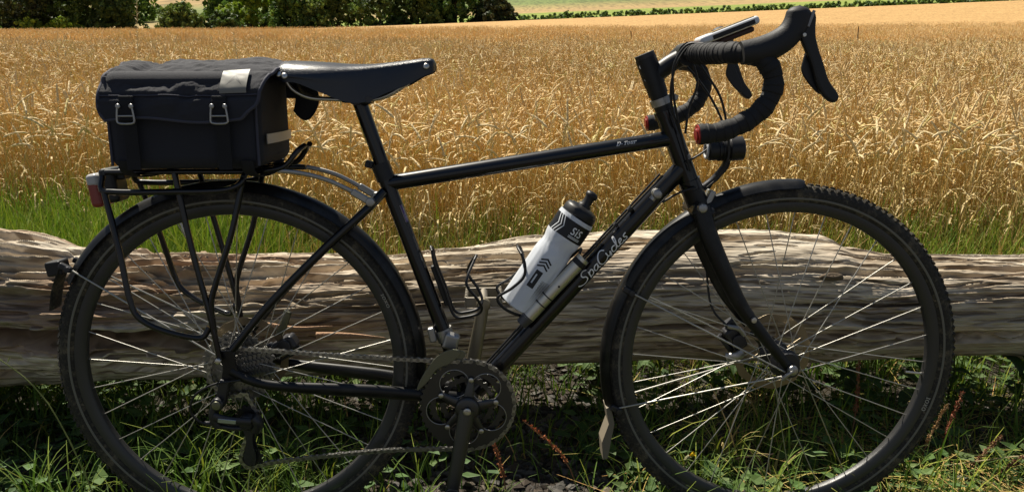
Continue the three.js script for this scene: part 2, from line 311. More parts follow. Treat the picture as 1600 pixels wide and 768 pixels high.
  for (let k = 0; k < 240; k++) {
    const x = mix(-2.0, 2.1, (k + r()) / 240), z = edge(x) + 0.02 + r() * 0.16, o = protos[k % 8].clone(); o.name = numbered('wheat_stalk');
    o.position.set(x, terrain(x, z) - 0.005, z); o.rotation.y = r() * 6.28; o.scale.setScalar(mix(0.85, 1.05, r()));
    tag(o, 'single ripe wheat stalk with drooping ear along the near edge of the crop', 'wheat stalk', 'wheat stalks along the near edge of the field'); scene.add(o);
  }
}

// ------------------------------------------------------------------ grass (stuff)
const gtint = (r, x, z) => { const n = mix(0.75, 1.2, r()); return new THREE.Color().setRGB(n * mix(0.9, 1.15, r()), n, n * 0.95); };
function tuft(r, n, h0, h1, spread, cols, w = 0.0028, bend = 0.5) {
  const s = new Soup();
  for (let k = 0; k < n; k++) {
    const a = r() * 6.283, d = V(Math.cos(a), 0, Math.sin(a)), h = mix(h0, h1, r()), b = bend * mix(0.2, 1, r()), o = V((r() - 0.5) * spread, 0, (r() - 0.5) * spread), p = [];
    for (let i = 0; i <= 5; i++) { const t = i / 5; p.push(o.clone().addScaledVector(d, h * b * t * t).add(V(0, h * (t - 0.35 * b * t * t * t), 0))); }
    const c = cols[Math.floor(r() * cols.length)]; s.ribbon(p, w * mix(0.7, 1.2, r()), V(-d.z, 0, d.x), c, c.map((q, i) => q * [1.25, 1.1, 0.9][i]));
  }
  return s.geo();
}
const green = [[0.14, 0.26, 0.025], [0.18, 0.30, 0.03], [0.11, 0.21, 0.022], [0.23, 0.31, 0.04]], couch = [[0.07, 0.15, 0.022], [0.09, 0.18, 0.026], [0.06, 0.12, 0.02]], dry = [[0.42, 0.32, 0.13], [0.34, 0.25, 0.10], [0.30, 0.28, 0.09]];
{
  const r = rng(23), verge = new THREE.Group(); verge.name = 'grass'; tag(verge, 'bright green grass strip between the log and the wheat', 'grass', null, 'stuff'); scene.add(verge);
  const lush = [0, 1, 2].map(() => tuft(r, 18, 0.20, 0.46, 0.16, green)), sparse = [0, 1, 2].map(() => tuft(r, 12, 0.18, 0.40, 0.16, [[0.26, 0.30, 0.05], [0.34, 0.32, 0.07], ...dry, ...dry])), a = [], b = [];
  for (let k = 0; k < 4300; k++) {
    const x = (r() * 2 - 1) * 2.5, z = mix(-0.72, -1.9, r()), left = smooth(-0.45, -0.95, x), right = smooth(0.85, 1.2, x) * 0.5, mid = 0.5 * smooth(0.42, 0.62, fbm(x * 2.2, z * 2.2, 2, 6));
    const lushness = Math.max(left, right, mid);
    if (z < -1.55 && r() > 0.35) continue; if (x > -0.7 && r() < 0.4) continue;
    (r() < lushness ? a : b).push([x, terrain(x, z) - 0.01, z, mix(0.7, 1.05, r()) * (z > -0.85 ? 0.85 : 1) * mix(0.85, 1.2, lushness)]);
  }
  scatter(verge, 'grass_tufts', lush, leafy, a, r, gtint); scatter(verge, 'grass_tufts', sparse, leafy, b, r, gtint);
  const floor = new THREE.Group(); floor.name = 'grass_undergrowth'; tag(floor, 'shaded couch grass growing in front of the log', 'grass', null, 'stuff'); scene.add(floor);
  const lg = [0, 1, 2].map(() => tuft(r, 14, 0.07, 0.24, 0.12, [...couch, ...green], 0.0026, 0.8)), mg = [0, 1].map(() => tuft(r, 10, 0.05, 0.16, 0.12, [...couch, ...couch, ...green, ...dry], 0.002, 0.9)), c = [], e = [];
  for (let k = 0; k < 1400; k++) { const x = (r() * 2 - 1) * 1.9, z = mix(-0.72, 0.7, r()); if (x > -0.22 && x < 0.28 && r() < 0.5) continue; (r() < 0.5 ? c : e).push([x, terrain(x, z) - 0.01, z, mix(0.55, 1.0, r())]); }
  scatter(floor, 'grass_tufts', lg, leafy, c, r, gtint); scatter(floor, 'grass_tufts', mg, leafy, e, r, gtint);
  // low creeping leaves covering the earth
  const ivy = [0, 1, 2].map(() => { const s = new Soup(); for (let q = 0; q < 9; q++) { const o = V((r() - 0.5) * 0.13, 0.015 + r() * 0.055, (r() - 0.5) * 0.13), a = r() * 6.3, L = mix(0.010, 0.024, r()), d = V(Math.cos(a), (r() - 0.4) * 0.7, Math.sin(a)).normalize(), n = V(-d.z, 0.15, d.x), k = [[0.055, 0.12, 0.022], [0.08, 0.155, 0.03], [0.10, 0.17, 0.04]][q % 3], A = o.clone().addScaledVector(d, -L), B = o.clone().addScaledVector(n, L * 0.62).addScaledVector(d, -L * 0.35), C2 = o.clone().addScaledVector(d, L), D = o.clone().addScaledVector(n, -L * 0.62).addScaledVector(d, -L * 0.35), O = o.clone().add(V(0, -L * 0.18, 0)); s.tri(A, B, O, k); s.tri(B, C2, O, k); s.tri(C2, D, O, k); s.tri(D, A, O, k); } return s.geo(); });
  const creep = new THREE.Group(); creep.name = 'ground_cover'; tag(creep, 'low creeping leaves covering the earth under the log', 'ground cover', null, 'stuff'); scene.add(creep);
  const iv = []; for (let k = 0; k < 620; k++) { const x = (r() * 2 - 1) * 1.9, z = mix(-0.75, 0.25, r()); if (fbm(x * 3, z * 3, 2, 19) < 0.36) continue; if (x > -0.2 && x < 0.28 && r() < 0.85) continue; iv.push([x, terrain(x, z), z, mix(0.7, 1.35, r())]); }
  scatter(creep, 'creeping_leaves', ivy, leafy, iv, r, gtint);
  // leaf litter, bark crumbs and dry straw on the earth
  const chips = [0, 1, 2, 3].map(() => { const s = new Soup(); for (let q = 0; q < 7; q++) { const o = V((r() - 0.5) * 0.09, 0.004 + r() * 0.012, (r() - 0.5) * 0.09), a = r() * 6.3, w = mix(0.006, 0.016, r()), l = mix(0.010, 0.030, r()), d = V(Math.cos(a), (r() - 0.5) * 0.6, Math.sin(a)), n = V(-d.z, (r() - 0.5) * 0.6, d.x), k = [[0.085, 0.078, 0.068], [0.055, 0.042, 0.028], [0.11, 0.09, 0.065], [0.045, 0.033, 0.022]][Math.floor(r() * 4)], t = V(0, 0.003, 0);
    const A = o.clone().addScaledVector(d, l), B = o.clone().addScaledVector(n, w), C2 = o.clone().addScaledVector(d, -l), D = o.clone().addScaledVector(n, -w), O = o.clone().add(V(0, 0.006, 0)); for (const [m, n2] of [[A, B], [B, C2], [C2, D], [D, A]]) { s.tri(O, n2, m, k); s.tri(O.clone().sub(t), m.clone().sub(t), n2.clone().sub(t), k); } } return s.geo(); });
  const litter = new THREE.Group(); litter.name = 'leaf_litter'; tag(litter, 'grey bark crumbs and dead leaves under the crankset', 'leaf litter', null, 'stuff'); scene.add(litter);
  const l = []; for (let k = 0; k < 2200; k++) { const x = r() < 0.55 ? 0.08 + (r() + r() + r() - 1.5) * 0.5 : (r() * 2 - 1) * 1.9, z = mix(-0.75, 0.5, r()); l.push([x, terrain(x, z), z, mix(0.35, 0.95, r())]); }
  scatter(litter, 'litter_chips', chips, std(1, 1, 1, 0.9, { vertexColors: true, side: THREE.DoubleSide }), l, r, (q) => { const n = mix(0.6, 1.4, q()); return new THREE.Color().setRGB(n, n, n); });
  const strawS = [0, 1].map(() => tuft(r, 7, 0.08, 0.22, 0.12, dry, 0.0012, 2.2)), st = []; for (let k = 0; k < 260; k++) { const x = mix(0.3, 1.9, r()), z = mix(-0.5, 0.5, r()); st.push([x, terrain(x, z), z, mix(0.6, 1.1, r()), mix(0.25, 0.6, r())]); }
  scatter(litter, 'dry_straw', strawS, straw, st, r, gtint);
}

// ------------------------------------------------------------------ trees, bushes and hedge beyond the field
function foliage(r, blobs, faces, size, cols) {
  const s = new Soup();
  for (const [bx, by, bz, rx, ry, rz, w] of blobs) {
    const clumps = Math.max(4, Math.round(14 * (w || 1)));
    for (let q = 0; q < clumps; q++) {
      const th = r() * 6.283, ph = Math.acos(r() * 2 - 1), rr = mix(0.45, 1.25, Math.sqrt(r())), cx = bx + rx * rr * Math.sin(ph) * Math.cos(th), cy = by + ry * rr * Math.cos(ph), cz = bz + rz * rr * Math.sin(ph) * Math.sin(th), cr = mix(0.22, 0.62, r()) * Math.min(rx, ry);
      const tone = mix(0.7, 1.25, r()), base = cols[Math.floor(r() * cols.length)];
      for (let f = 0; f < faces; f++) {
        const n = V(r() * 2 - 1, r() * 2 - 1, r() * 2 - 1).normalize(), o = V(cx, cy, cz).addScaledVector(n, cr * mix(0.2, 1.1, r()));
        const u = V(r() * 2 - 1, r() * 2 - 1, r() * 2 - 1).cross(n).normalize(), v = u.clone().cross(V(r() * 2 - 1, r() * 2 - 1, r() * 2 - 1).normalize()).normalize(), h = size * mix(0.5, 1.1, r()), t = tone * mix(0.8, 1.2, r());
        s.quad(o.clone().addScaledVector(u, h), o.clone().addScaledVector(v, h * 0.6), o.clone().addScaledVector(u, -h), o.clone().addScaledVector(v, -h * 0.6), [base[0] * t, base[1] * t, base[2] * t]);
      }
    }
  }
  return s.geo();
}
const bark = std(0.07, 0.055, 0.04, 0.95, { bumpMap: grainTex, bumpScale: 0.01 });
function tree(name, label, category, x, d, { h, w, trunk, low, cols, size = 0.28, faces = 26, blobs = 40, seed, group }) {
  const r = rng(seed), y = terrain(x, -d), t = thing(name, label, category, V(x, y - 0.1, -d), group);
  const limbs = [sweep([[x, y - 0.1, -d], [x + (r() - 0.5) * 0.4, y + h * 0.3, -d], [x + (r() - 0.5) * 0.8, y + h * 0.7, -d]], q => mix(trunk, trunk * 0.3, q), { sides: 8, seg: 8 })];
  const B = [];
  for (let k = 0; k < blobs; k++) {
    const a = r() * 6.283, q = Math.sqrt(r()), by = mix(low, h, Math.pow(r(), 0.9)), wide = low < 1 ? Math.sin(Math.PI * clamp((by - low) / (h - low) * 0.62 + 0.36)) : Math.sin(Math.PI * clamp((by - low) / (h - low) * 0.8 + 0.18)) , o = V(x + Math.cos(a) * q * w * wide, y + by, -d + Math.sin(a) * q * w * wide);
    B.push([o.x, o.y, o.z, w * mix(0.26, 0.42, r()), w * mix(0.2, 0.34, r()), w * mix(0.26, 0.42, r()), 1]);
    if (k % 4 === 0) limbs.push(sweep([[x, y + by * 0.45, -d], [mix(x, o.x, 0.5), y + by * 0.8, mix(-d, o.z, 0.5)], [o.x, o.y, o.z]], q2 => mix(trunk * 0.4, 0.02, q2), { sides: 5, seg: 5 }));
  }
  part(t, 'trunk', merge(limbs), bark);
  const c = part(t, 'crown', foliage(r, B, faces, size, cols), treeLeaf);
  return t;
}
{
  const dark = [[0.10, 0.17, 0.03], [0.13, 0.20, 0.035], [0.08, 0.14, 0.028]], mid = [[0.12, 0.22, 0.032], [0.16, 0.26, 0.04], [0.08, 0.16, 0.03]], bright = [[0.27, 0.38, 0.03], [0.32, 0.42, 0.04], [0.20, 0.31, 0.03]], willow = [[0.17, 0.24, 0.05], [0.21, 0.28, 0.06], [0.12, 0.19, 0.04]];
  const G1 = 'trees along the left field boundary', G2 = 'bushes closing the far side of the wheat field';
  tree('broadleaf_tree', 'dark broadleaf tree with bare trunk at the open end of the tree row', 'tree', -66, 104, { h: 9, w: 4.2, trunk: 0.3, low: 2.1, cols: dark, seed: 101, group: G1 });
  tree('broadleaf_tree', 'thin-leaved tree with forked trunk and brownish leaves over bright undergrowth', 'tree', -58.5, 103, { h: 10, w: 4.6, trunk: 0.34, low: 1.2, cols: [[0.07, 0.085, 0.02], [0.085, 0.11, 0.025], [0.04, 0.06, 0.018]], seed: 102, group: G1 });
  tree('broadleaf_tree', 'tall dark green tree with dense crown in the boundary row', 'tree', -52, 104, { h: 11, w: 4.6, trunk: 0.36, low: 1.6, cols: dark, seed: 103, group: G1 });
  tree('broadleaf_tree', 'nearly black tree beside the gap to the pasture', 'tree', -47.6, 102, { h: 9, w: 3.2, trunk: 0.3, low: -0.2, cols: dark, seed: 104, group: G1 });
  for (const [x, d, w, s, label] of [[-64, 99, 1.7, 120, 'low green bush below the bare-trunked tree'], [-56.5, 98, 2.4, 121, 'sunlit low bush below the thin-leaved tree'], [-52.6, 98.5, 2.1, 122, 'round yellow-green bush below the dense-crowned tree'], [-60.5, 98.5, 1.5, 123, 'small dark bush between two boundary trees']])
    tree('bush', label, 'bush', x, d, { h: w * 1.1, w, trunk: 0.08, low: -0.2, cols: s === 121 || s === 122 ? bright : mid, size: 0.2, blobs: 20, faces: 24, seed: s, group: 'low bushes below the boundary trees' });
  tree('bush', 'grey-green bush at the edge of the pasture gap', 'bush', -40, 102, { h: 3.6, w: 3.3, trunk: 0.15, low: -0.2, cols: willow, seed: 105, group: G2 });
  tree('bush', 'dark rounded bush next to the yellow-green tree', 'bush', -34.8, 104, { h: 2.6, w: 2.6, trunk: 0.12, low: -0.2, cols: dark, seed: 106, group: G2 });
  tree('broadleaf_tree', 'yellow-green sunlit tree standing out of the hedge row', 'tree', -32.5, 108, { h: 6.2, w: 3.4, trunk: 0.2, low: -0.2, cols: bright, seed: 107, group: G2 });
  tree('bush', 'tall mid-green bush behind the rack bag', 'bush', -26.5, 106, { h: 6.5, w: 3.8, trunk: 0.2, low: -0.2, cols: mid, seed: 108, group: G2 });
  tree('bush', 'silvery green willow bush behind the saddle', 'bush', -20.5, 107, { h: 6.8, w: 4.0, trunk: 0.2, low: -0.2, cols: willow, seed: 109, group: G2 });
  tree('broadleaf_tree', 'dense dark tree in the middle of the bush row', 'tree', -14.5, 106, { h: 8, w: 4.2, trunk: 0.25, low: -0.2, cols: dark, seed: 110, group: G2 });
  tree('bush', 'blue-green bush beside the dense dark tree', 'bush', -9.2, 107, { h: 6.5, w: 3.6, trunk: 0.2, low: -0.2, cols: willow, seed: 111, group: G2 });
  tree('broadleaf_tree', 'light green leafy tree near the end of the bush row', 'tree', -4.6, 108, { h: 6.5, w: 3.4, trunk: 0.2, low: -0.2, cols: mid, seed: 112, group: G2 });
  tree('bush', 'rusty green thorn bush ending the row at the hedge', 'bush', 0.3, 107, { h: 3.6, w: 2.7, trunk: 0.15, low: -0.2, cols: [[0.07, 0.085, 0.03], [0.09, 0.10, 0.035], [0.05, 0.09, 0.025]], seed: 113, group: G2 });
  tree('broadleaf_tree', 'far hillside tree above the pasture gap', 'tree', -62, 190, { h: 9, w: 6, trunk: 0.3, low: -0.2, cols: mid, size: 0.5, seed: 131, group: 'far hillside trees' });
  tree('broadleaf_tree', 'far dark tree on the pasture rise', 'tree', -84, 185, { h: 10, w: 7, trunk: 0.3, low: -0.2, cols: mid, size: 0.5, seed: 132, group: 'far hillside trees' });
  tree('broadleaf_tree', 'far rounded tree behind the boundary trees', 'tree', -108, 190, { h: 10, w: 8, trunk: 0.3, low: -0.2, cols: mid, size: 0.5, seed: 133, group: 'far hillside trees' });
  tree('broadleaf_tree', 'far tree behind the yellow-green tree', 'tree', -68, 260, { h: 13, w: 9, trunk: 0.3, low: -0.2, cols: mid, size: 0.6, seed: 134, group: 'far hillside trees' });
  for (const [x, h, w] of [[-50.9, 1.15, 'the one beside the nearly black tree'], [-50.2, 1.3, 'middle of three'], [-49.5, 1.1, 'the one nearest the pasture gap']]) { const y = terrain(x, -97), p = thing('fence_post', `pale wooden fence post below the boundary trees, ${w}`, 'fence post', V(x, y, -97), 'pale fence posts'); part(p, 'post', merge([rbox(0.22, h + 0.5, 0.22, 0.03, x, y + h / 2, -97), rbox(0.26, 0.06, 0.26, 0.02, x, y + h + 0.27, -97)]), std(0.55, 0.52, 0.44, 0.9)); }
  const r = rng(140), t = thing('hedge', 'long low clipped hedge between the wheat and the green pasture', 'hedge', V(30, terrain(30, -107), -107));
  const B = []; for (let x = 2; x < 75; x += 0.75) B.push([x, terrain(x, -107) + 0.62, -107, 0.75, mix(0.40, 0.60, fbm(x * 0.4, 2, 2, 3)), 0.8, 0.75]);
  part(t, 'foliage', foliage(r, B, 34, 0.17, mid), treeLeaf);
  B.forEach((b, i) => { if (i % 3 === 0) part(t, 'stem', rod([b[0], b[1] - 0.8, b[2]], [b[0] + 0.1, b[1] + 0.2, b[2]], 0.05, 5), bark); });
}

// ------------------------------------------------------------------ the fallen log
{
  const X0 = -2.3, X1 = 2.5, Z0 = -0.47;
  const top = [[-2.3, 0.53], [-1.35, 0.52], [-1.17, 0.50], [-1.02, 0.453], [-0.57, 0.438], [-0.26, 0.432], [-0.10, 0.45], [0.13, 0.482], [0.36, 0.493], [0.68, 0.494], [0.84, 0.478], [0.92, 0.445], [1.04, 0.427], [1.33, 0.422], [1.6, 0.43], [2.5, 0.46]];
  const bot = [[-2.3, -0.05], [-1.75, 0.0], [-1.45, 0.09], [-1.16, 0.118], [-0.56, 0.125], [0.12, 0.155], [0.5, 0.166], [0.82, 0.152], [1.3, 0.165], [1.55, 0.12], [1.85, -0.02], [2.5, -0.06]];
  const at = (T, x) => { for (let i = 0; i + 1 < T.length; i++) if (x <= T[i + 1][0]) { const t = clamp((x - T[i][0]) / (T[i + 1][0] - T[i][0])); return mix(T[i][1], T[i + 1][1], t * t * (3 - 2 * t)); } return T[T.length - 1][1]; };
  const nx = 1100, nv = 400;
  // drying checks: long lens-shaped cracks that follow the grain
  const rk = rng(501), checks = [];
  for (let k = 0; k < 420; k++) { const left = rk() < 0.45, x = left ? mix(-1.5, -0.1, rk()) : mix(-0.2, 1.7, rk()), big = rk() < 0.30; checks.push({ x, v: mix(0.27, 0.75, rk()), L: big ? mix(0.12, 0.34, rk()) : mix(0.03, 0.14, rk()), w: (big ? mix(0.0045, 0.0105, rk()) : mix(0.0024, 0.0045, rk())) * (left ? 1.3 : 1), d: big ? mix(0.018, 0.032, rk()) : mix(0.008, 0.015, rk()), s: (rk() - 0.5) * 0.02, f: mix(14, 40, rk()), p: rk() * 6 }); }
  const wobble = (x, v) => 0.008 * (fbm(x * 1.1, v * 2, 2, 12) - 0.5) * 2 + (at(top, x) - 0.45) * 0.9 * smooth(0.36, 0.60, v / 1.05);
  const rip = (x, v) => {
    const vv = v + wobble(x, v), decay = smooth(-0.2, -0.75, x); let h = 0;
    for (const c of checks) { const dx = (x - c.x) / c.L; if (dx > 1 || dx < -1) continue; const q = Math.sqrt(1 - dx * dx), dv = Math.abs(vv / 1.05 - c.v - c.s * dx - 0.0012 * Math.sin(x * c.f + c.p) - 0.005 * (noise(x * 34, c.p * 9, 7) - 0.5)) * 1.05 / (c.w * q + 0.0006); if (dv < 1) h = Math.min(h, -c.d * q * (1 - dv * dv * dv)); }
    const f1 = fbm(x * 8, vv * 150, 3, 44), f2 = fbm(x * 30, vv * 330, 2, 55), steps = fbm(x * 5 + 3, vv * 18, 3, 66), lump = fbm(x * 34, vv * 52, 3, 57);
    // the rotted-out hollow running along the left part
    const mid = 0.425 + 0.030 * (fbm(x * 5, 1, 3, 91) - 0.5) * 2, hw = mix(0.012, 0.052, fbm(x * 6 + 2, 4, 3, 92)) * smooth(-0.42, -0.78, x), hol = hw > 0.006 ? smooth(hw, hw * 0.55, Math.abs(vv - mid) + 0.010 * (fbm(x * 22, vv * 60, 2, 93) - 0.5)) : 0;
    return h - 0.0022 * smooth(0.54, 0.68, f1) + 0.0016 * (f2 - 0.5) + 0.0032 * (lump - 0.5) * mix(1, 2.2, decay) + mix(0.005, 0.018, decay) * (steps - 0.5) - 0.014 * decay * smooth(0.54, 0.60, fbm(x * 7 + 5, vv * 40, 3, 77)) - 0.075 * hol;
  };
  const packX = u => u < 0.08 ? mix(X0, -1.45, u / 0.08) : u > 0.92 ? mix(1.65, X1, (u - 0.92) / 0.08) : mix(-1.45, 1.65, (u - 0.08) / 0.84);
  const packV = v => v < 0.10 ? mix(0, 0.28, v / 0.10) : v > 0.92 ? mix(0.74, 1, (v - 0.92) / 0.08) : mix(0.28, 0.74, (v - 0.10) / 0.82);
  const g = surface(nx, nv, (u, v) => {
    const x = packX(u), t = at(top, x), b = at(bot, x), cy = (t + b) / 2, ry = (t - b) / 2, rz = Math.min(ry * 1.02, 0.21);
    // the around-parameter is packed towards the side that stands free
    const c = packV(v), th = c * Math.PI * 2, arc = c * 1.05, d = rip(x, arc) * smooth(0, 0.02, c) * smooth(1, 0.98, c);
    return V(x, cy + (ry + d) * Math.sin(th - 2.6), Z0 + (rz + d) * Math.cos(th - 2.6));
  });
  for (let j = 0, k = 0; j <= nv; j++) for (let i = 0; i <= nx; i++, k++) g.attributes.uv.setXY(k, (packX(i / nx) - X0) / (X1 - X0), packV(j / nv));
  const wood = dataTex(2048, 1024, (u, v) => {
    const x = X0 + (X1 - X0) * u, y = v * 1.05, w = y + wobble(x, y);
    const s1 = fbm(x * 9, w * 150, 4, 71), s2 = fbm(x * 34, w * 380, 3, 72), s3 = fbm(x * 7, w * 30, 4, 73), f = 0.42 * s1 + 0.36 * s2 + 0.22 * s3, k = smooth(0.28, 0.72, f);
    let c = [mix(0.62, 0.92, k), mix(0.585, 0.885, k), mix(0.53, 0.83, k)];
    const red = smooth(0.48, 0.66, fbm(x * 6 + 11, w * 22, 4, 81)) * mix(0.25, 1, smooth(0.0, -0.8, x)) * 0.4, brown = smooth(0.45, 0.62, fbm(x * 4 + 4, w * 12, 4, 83)) * 0.28;
    c = [mix(c[0], 0.44, red), mix(c[1], 0.29, red), mix(c[2], 0.20, red)]; c = [mix(c[0], 0.42, brown), mix(c[1], 0.34, brown), mix(c[2], 0.24, brown)];
    const line = smooth(0.60, 0.72, fbm(x * 13 + 2, w * 210, 2, 88)) * 0.55; c = c.map((q, i) => mix(q, [0.27, 0.22, 0.17][i], line)); const grey = smooth(0.45, 0.65, fbm(x * 3 + 40, w * 20, 3, 85)) * 0.45; c = c.map((q, i) => mix(q, [0.66, 0.65, 0.62][i], grey));
    return c;
  });
  const grain = dataTex(1024, 1024, (u, v) => { const x = (X1 - X0) * u, y = v * 1.05, n = 0.6 * fbm(x * 22, y * 420, 3, 90) + 0.4 * fbm(x * 40, y * 480, 2, 95); return [n, n, n]; }, false);
  const t = thing('fallen_log', 'long weathered grey fallen log with split grain lying behind the bicycle', 'log', V(0, 0, Z0));
  part(t, 'trunk', g, std(1, 0.945, 0.85, 0.92, { map: wood, bumpMap: grain, bumpScale: 0.002 }));
  const splinter = (pts, r0, k) => sweep(pts, q => [r0 * 0.5 * (1 - q * q * 0.9), r0 * (1 - q * q * 0.9)], { sides: 7, seg: 10 });
  const woodM = std(0.40, 0.24, 0.14, 0.9, { bumpMap: grainTex, bumpScale: 0.002 });
  part(t, 'splinter', splinter([[-0.40, 0.305, -0.272], [-0.33, 0.312, -0.255], [-0.24, 0.306, -0.256]], 0.010), woodM);
  part(t, 'splinter', splinter([[-0.52, 0.335, -0.27], [-0.44, 0.33, -0.255], [-0.36, 0.334, -0.262]], 0.008), woodM);
  part(t, 'knot', (() => { const k = ringLathe([[0.001, 0.006], [0.012, 0.004], [0.022, 0.008], [0.032, 0.002], [0.040, -0.012]], 0, 0, 0, 22); k.scale(0.75, 0.26, 0.6); k.rotateX(-0.9); k.translate(0.80, 0.428, -0.315); return k; })(), std(0.12, 0.09, 0.06, 0.95));
}

// ------------------------------------------------------------------ the bicycle (drawn upright, then leaned 4.5 degrees onto the log)
const LEAN = -THREE.MathUtils.degToRad(4.5);
const bike = thing('bicycle', 'black steel touring bicycle with drop handlebars leaning on the log', 'bicycle', V(0, 0, 0), null, LEAN);
const REAR = V(-0.490, 0.352, 0), FRONT = V(0.576, 0.352, 0), BB = V(-0.047, 0.279, 0);

// --- frame tubes
const DT0 = V(0.363, 0.734), DT1 = V(-0.030, 0.291), TT0 = V(-0.196, 0.706), TT1 = V(0.338, 0.789);
part(bike, 'seat_tube', sweep([[-0.197, 0.716, 0], [-0.047, 0.279, 0]], 0.0148, { sides: 20 }), M.paint);
const topTube = part(bike, 'top_tube', sweep([TT0, TT1], 0.0148, { sides: 24 }), M.paint);
const downTube = part(bike, 'down_tube', sweep([DT0, DT1], 0.0172, { sides: 24 }), M.paint);
const headTube = part(bike, 'head_tube', merge([sweep([[0.326, 0.838, 0], [0.381, 0.701, 0]], 0.0185, { sides: 24 }), sweep([[0.3245, 0.842, 0], [0.3295, 0.8295, 0]], 0.0205, { sides: 24 }), sweep([[0.3775, 0.711, 0], [0.384, 0.694, 0]], 0.0215, { sides: 24 })]), M.paint);
part(bike, 'bottom_bracket_shell', disc(0.021, 0.070, BB.x, BB.y, 0, 28), M.paintDusty);
for (const s of [1, -1]) {
  part(bike, 'seat_stay', sweep([[-0.200, 0.692, 0.012 * s], [-0.227, 0.664, 0.030 * s], [-0.316, 0.583, 0.047 * s], [-0.413, 0.487, 0.060 * s], [-0.484, 0.404, 0.066 * s]], t => mix(0.0085, 0.0078, t), { sides: 12, seg: 30 }), M.paint);
  part(bike, 'chain_stay', sweep([[-0.490, 0.362, 0.066 * s], [-0.466, 0.346, 0.064 * s], [-0.430, 0.333, 0.062 * s], [-0.390, 0.326, 0.059 * s], [-0.300, 0.316, 0.050 * s], [-0.200, 0.305, 0.040 * s], [-0.060, 0.283, 0.022 * s]], t => [mix(0.007, 0.010, t), mix(0.0085, 0.0135, smooth(0, 0.6, t))], { sides: 14, seg: 44 }), M.paintDusty);
  part(bike, 'dropout', plate(smoothOutline([[-0.513, 0.396], [-0.498, 0.401], [-0.483, 0.399], [-0.480, 0.372], [-0.476, 0.350], [-0.486, 0.338], [-0.500, 0.330], [-0.506, 0.345], [-0.503, 0.372]]), 0.006, 0.066 * s), M.paintDusty);
}
part(bike, 'stay_bridge', rod([-0.300, 0.597, 0.045], [-0.300, 0.597, -0.045], 0.006), M.paint);

// lettering on the frame
function script(c, pen, x, y, s) {                                  // monoline script drawn stroke by stroke
  const L = {
    S: [[[1.0, .12], [.72, -.05], [.40, .10], [.42, .38], [.70, .52], [.78, .82], [.45, 1.04], [.02, .92], [-.25, .70]]],
    p: [[[.10, .42], [.06, 1.45]], [[.08, .60], [.30, .38], [.52, .50], [.48, .88], [.22, 1.0], [.08, .86]]],
    a: [[[.50, .48], [.25, .40], [.02, .68], [.12, .98], [.38, .90], [.50, .48], [.46, .92], [.62, .98]]],
    C: [[[.95, .10], [.70, -.20], [.22, .05], [.02, .58], [.28, 1.08], [.72, 1.02], [.98, .80]]],
    y: [[[.05, .42], [.08, .85], [.30, .92], [.46, .45], [.42, 1.10], [.18, 1.42], [-.05, 1.30]]],
    c: [[[.46, .50], [.24, .40], [.04, .66], [.14, .98], [.40, .96], [.54, .84]]],
    l: [[[.02, .80], [.30, .30], [.28, -.20], [.12, -.12], [.10, .70], [.24, 1.0], [.40, .90]]],
    e: [[[.06, .74], [.40, .66], [.32, .40], [.08, .52], [.06, .88], [.30, 1.02], [.52, .86]]],
    s: [[[.42, .44], [.18, .44], [.14, .64], [.38, .78], [.36, .98], [.04, .98]]],
  };
  c.lineWidth = pen; c.lineCap = c.lineJoin = 'round';
  let px = x; const adv = { S: .98, p: .60, a: .62, C: .92, y: .54, c: .50, l: .36, e: .50, s: .5 };
  for (const ch of 'SpaCycles') {
    for (const st of L[ch]) { const q = st.map(([u, v]) => [px + (u + (1 - v) * 0.22) * s, y + v * s]); c.beginPath(); c.moveTo(...q[0]); for (let i = 1; i < q.length - 1; i++) c.quadraticCurveTo(q[i][0], q[i][1], (q[i][0] + q[i + 1][0]) / 2, (q[i][1] + q[i + 1][1]) / 2); c.lineTo(...q[q.length - 1]); c.stroke(); }
    px += adv[ch] * s;
  }
}
const decal = (t) => new THREE.MeshStandardMaterial({ map: t, transparent: true, alphaTest: 0.35, roughness: 0.45, side: THREE.DoubleSide });
{
  const t = canvasTex(1024, 220, (c) => { c.strokeStyle = '#ffffff'; script(c, 17, 50, 46, 158); });
  const A = DT0.clone().lerp(DT1, 0.508), B = DT0.clone().lerp(DT1, 0.250), n = B.clone().sub(A).normalize();
  part(downTube, 'lettering', skin(A, B, 0.0176, -0.80, 0.88), decal(t));
  const t2 = canvasTex(512, 128, (c) => { c.fillStyle = '#e6e6e6'; c.transform(1, 0, -0.25, 1, 24, 0); c.font = 'italic bold 96px serif'; c.fillText('D-', 70, 88); c.font = 'italic bold 84px serif'; c.fillText('Tour', 190, 86); });
  const P = TT0.clone().lerp(TT1, 0.79), Q = TT0.clone().lerp(TT1, 0.90); part(topTube, 'lettering', skin(P, Q, 0.0152, -0.15, 0.85), decal(t2));
  const t3 = canvasTex(128, 128, (c) => { c.strokeStyle = '#b8b8b8'; c.lineWidth = 9; c.beginPath(); c.ellipse(64, 64, 24, 52, 0, 0, 7); c.stroke(); c.beginPath(); c.moveTo(46, 70); c.lineTo(64, 34); c.lineTo(82, 70); c.lineTo(64, 98); c.closePath(); c.stroke(); });
  part(headTube, 'head_badge', skin(V(0.366, 0.738), V(0.356, 0.764), 0.0189, -1.25, -0.45), decal(t3));
  const t4 = canvasTex(128, 128, (c) => { c.fillStyle = '#9a8f8a'; c.fillRect(18, 8, 92, 16); c.fillStyle = '#5a3f86'; c.fillRect(18, 36, 92, 38); c.fillStyle = '#c9c3cf'; c.fillRect(26, 48, 40, 8); c.fillRect(18, 86, 92, 12); c.fillRect(30, 106, 66, 8); });
  part(bike.children.find(o => o.name === 'seat_tube'), 'tubing_sticker', skin(V(-0.1885, 0.690).lerp(V(-0.047, 0.279), 0.16), V(-0.1885, 0.690).lerp(V(-0.047, 0.279), 0.05), 0.0151, -1.15, -0.55), decal(t4));
}

